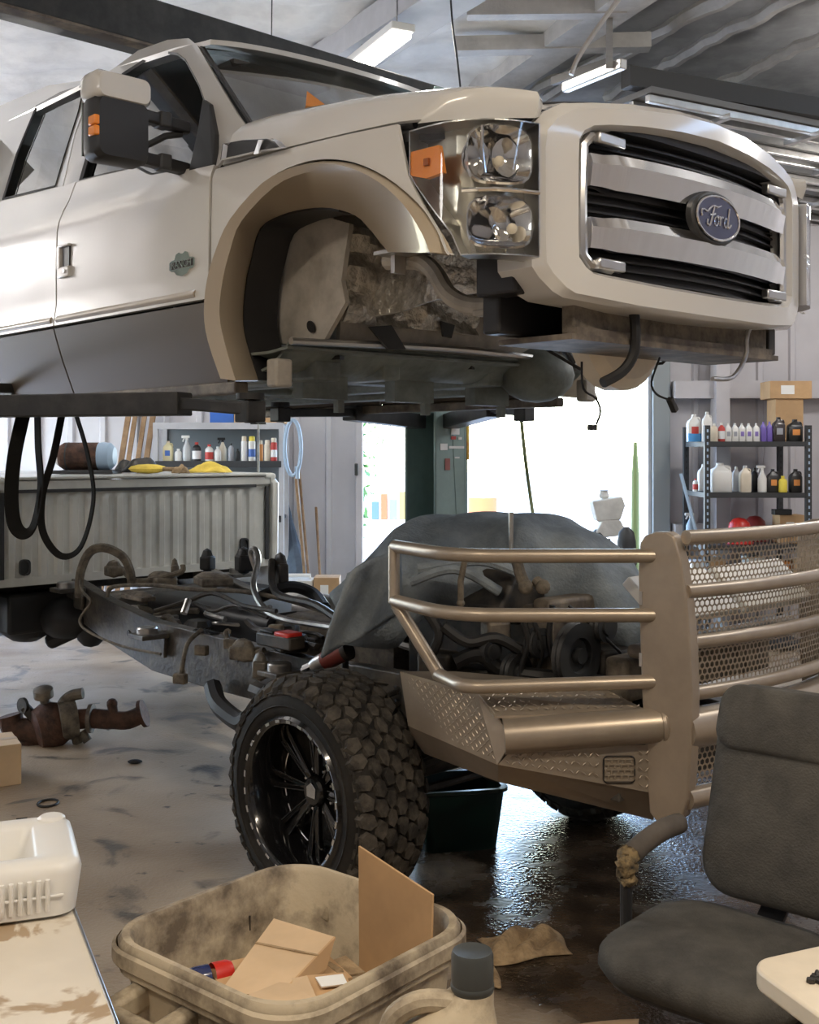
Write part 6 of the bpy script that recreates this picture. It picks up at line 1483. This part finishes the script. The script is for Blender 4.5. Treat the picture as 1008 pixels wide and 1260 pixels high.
# far armrest
ar = MB().tube(smooth_path([cp_(-.27, .27, .70), cp_(-.17, .27, .705), cp_(-.06, .27, .695), cp_(.0, .27, .68)], 4), [.03]*12+[.026], 12).build('armrest', mat('brown_grey_armrest', (.09, .075, .062), .8, var=.2), ch)
fm = MB().ball(cp_(.03, .27, .655), .030, 14, (1, 1, 1.2)).ball(cp_(.012, .275, .675), .030, 12).ball(cp_(.03, .265, .618), .022, 10, (1.2, 1.2, .7)); random.seed(4); fm.v = [(x+random.uniform(-.006, .006), y+random.uniform(-.006, .006), z+random.uniform(-.006, .006)) for x, y, z in fm.v]; fm.build('torn_foam', mat('torn_foam', (.25, .18, .09), .95, col2=(.03, .028, .025), vscale=30, bump=.8), ar)
MB().tube([cp_(.03, .27, .65), cp_(.03, .27, .40)], .017, 10).tube([cp_(.03, .27, .41), cp_(.03, .1, .41)], .017, 10).build('arm_post', M['black_plastic'], ch)
ar2 = MB().tube(smooth_path([cp_(-.27, -.36, .715), cp_(-.1, -.36, .725), cp_(.07, -.36, .70)], 4), .034, 12).build('armrest', M['rubber'], ch)
MB().tube([cp_(.09, -.36, .69), cp_(.08, -.33, .41), cp_(.05, -.1, .41)], .017, 10).build('arm_post', M['black_plastic'], ch)
MB().tube([cp_(0, 0, .08), cp_(0, 0, .41)], .028, 14).build('gas_column', M['black_plastic'], ch)
for i in range(5):
    a = i*2*PI/5+.3; e = Vector((math.cos(a)*.28, math.sin(a)*.28, .075))
    lg = MB().beam(Vector((0, 0, .10)), e, .045, .03).build('base_leg', M['black_plastic'], ch, smooth=False, bevel=.006)
    MB().lathe([(.02, -.018), (.028, -.014), (.028, .014), (.02, .018)], (e.x, e.y, .029), (-math.sin(a), math.cos(a), 0), 14).build('caster', M['rubber'], lg)

# ------------------------------------------------------------------ outside in the glare
t = thing('grey_gearbox', 'pale grey gearbox on a stand in the bright doorway beside the blanket', 'machine', px_base(750, 9.3, 0)); g0 = t.location
def gp(px, py): return atY(px, py, 9.3)-g0
gm_ = mat('haze_grey_casting', (.62, .62, .60), .6, var=.12, bump=.2)  # light grey stands in for doorway haze over the casting
MB().prism([gp(729, 617), gp(766, 611), gp(770, 622), gp(764, 640), gp(735, 642)], (0, .2, 0)).build('housing', gm_, t, smooth=False, bevel=.012)
MB().lathe([(.03, -.04), (.045, -.02), (.03, .02), (.05, .03)], gp(746, 608)+Vector((0, .1, 0)), n=14).build('filler_neck', gm_, t)
MB().prism([gp(742, 640), gp(764, 640), gp(770, 652), gp(760, 660), gp(742, 662), (gp(733, 656))], (0, .18, 0)).build('lower_case', gm_, t, smooth=False, bevel=.012)
MB().ball(gp(738, 660)+Vector((0, .05, 0)), .06, 12).build('end_cap', M['dark_grey'], t)
MB().tube([gp(750, 664)+Vector((0, .1, 0)), Vector((0, .1, 0))], .03, 10).tube([Vector((-.25, .1, .02)), Vector((.25, .1, .02))], .025, 8).build('stand', M['dark_grey'], t)
t2 = thing('trash_drum', 'black round drum top beside the grey gearbox', 'drum', px_base(771, 9.0, 0))
MB().lathe([(.055, 0), (.075, .05), (.075, 1.08), (.06, 1.16), (.02, 1.2), (.001, 1.2)], n=18).build('shell', M['dark_grey'], t2)
MB().lathe([(.078, .9), (.082, .91), (.078, .92)], n=18, cap=False).build('hoop', M['dark_grey'], t2)
tag(MB().lathe([(.05, 0), (.045, 1.5), (.02, 1.9), (.001, 1.9)], px_base(782, 12.6, 0), n=12).build('bollard', mat('dull_yellow_post', (.13, .14, .03), .6)), 'yellow post standing outside just beyond the right side of the doorway', 'post')
tag(MB().lathe([(.28, 0), (.28, .3), (.295, .31), (.28, .32), (.28, .6), (.295, .61), (.28, .62), (.28, .9), (.24, .9)], px_base(594, 22, .0), n=20).build('orange_drum', mat('rusty_drum_paint', (.30, .10, .03), .7)), 'rusty orange drum standing outside beyond the lift column', 'drum')
tag(MB().tube(smooth_path([atY(640, 500, 7.0), atY(646, 560, 7.0), atY(654, 620, 7.0), atY(660, 660, 6.6)], 5), .012, 6).build('air_hose', mat('olive_hose', (.2, .22, .1), .6)), 'olive air hose hanging down to the blanket in the bright doorway', 'hose')
tag(MB().tube([atY(629, 700, 4.6), atY(629, 630, 4.6)], .010, 8).build('antenna_rod', M['track']), 'thin pale rod standing up from the engine in front of the blanket', 'rod')
for i, (px, wd, h_, m) in enumerate(((462, 9, .75, 'blue'), (473, 8, 1.1, 'orange'), (484, 9, .85, 'lblue'), (495, 7, 1.2, 'yellow'))):
    if i == 0:
        t = thing('trestle_table', 'sunlit white trestle table outside carrying the weathered crates', 'table', px_base(478, 18, 0))
        MB().box((0, 0, .70), (.75, .5, .05)).build('table_top', M['white'], t, smooth=False)
        for x in (-.32, .32): MB().box((x, 0, .34), (.05, .4, .68)).build('leg', M['white'], t, smooth=False)
    carton('outdoor_crate', px_base(px, 18, .73), (pw(wd, 18), .35, h_*.36), '%s crate on the white table outside left of the lift column' % ('dark blue', 'rusty orange', 'pale blue', 'mustard')[i], m=mat('weathered_'+m, {'blue': (.05, .10, .22), 'orange': (.25, .08, .03), 'lblue': (.12, .2, .28), 'yellow': (.28, .22, .06)}[m], .7), tape=False, cat='crate')
def shrub(base, h, r, seed, label):
    t = thing('shrub', label, 'shrub', base); random.seed(seed)
    MB().tube([(0, 0, 0), (.05, 0, h*.5), (0, .05, h*.8)], [.06, .04, .015], 8).build('stem', M['wood'], t)
    q = MB()
    for i in range(700):
        a = random.uniform(0, 2*PI); zz = random.uniform(.1, 1); rr = r*math.sqrt(random.random())*(1-.5*abs(zz-.5)); c = Vector((rr*math.cos(a), rr*math.sin(a), zz*h)); s = random.uniform(.05, .11)
        u = Vector((random.gauss(0, 1), random.gauss(0, 1), random.gauss(0, 1))).normalized(); v = u.orthogonal().normalized()
        q.add([c-u*s, c+v*s*.4, c+u*s, c-v*s*.4], [(0, 1, 2, 3)])
    o = q.build('foliage', M['leaf'], t, smooth=False); o['kind'] = 'stuff'
shrub(Vector((-.90, 14.5, 0)), 2.9, .38, 4, 'green shrub outside beyond the left door jamb')
shrub(Vector((-2.2, 30, 0)), 4.0, 1.6, 5, 'far green shrub outside left of the lift column')
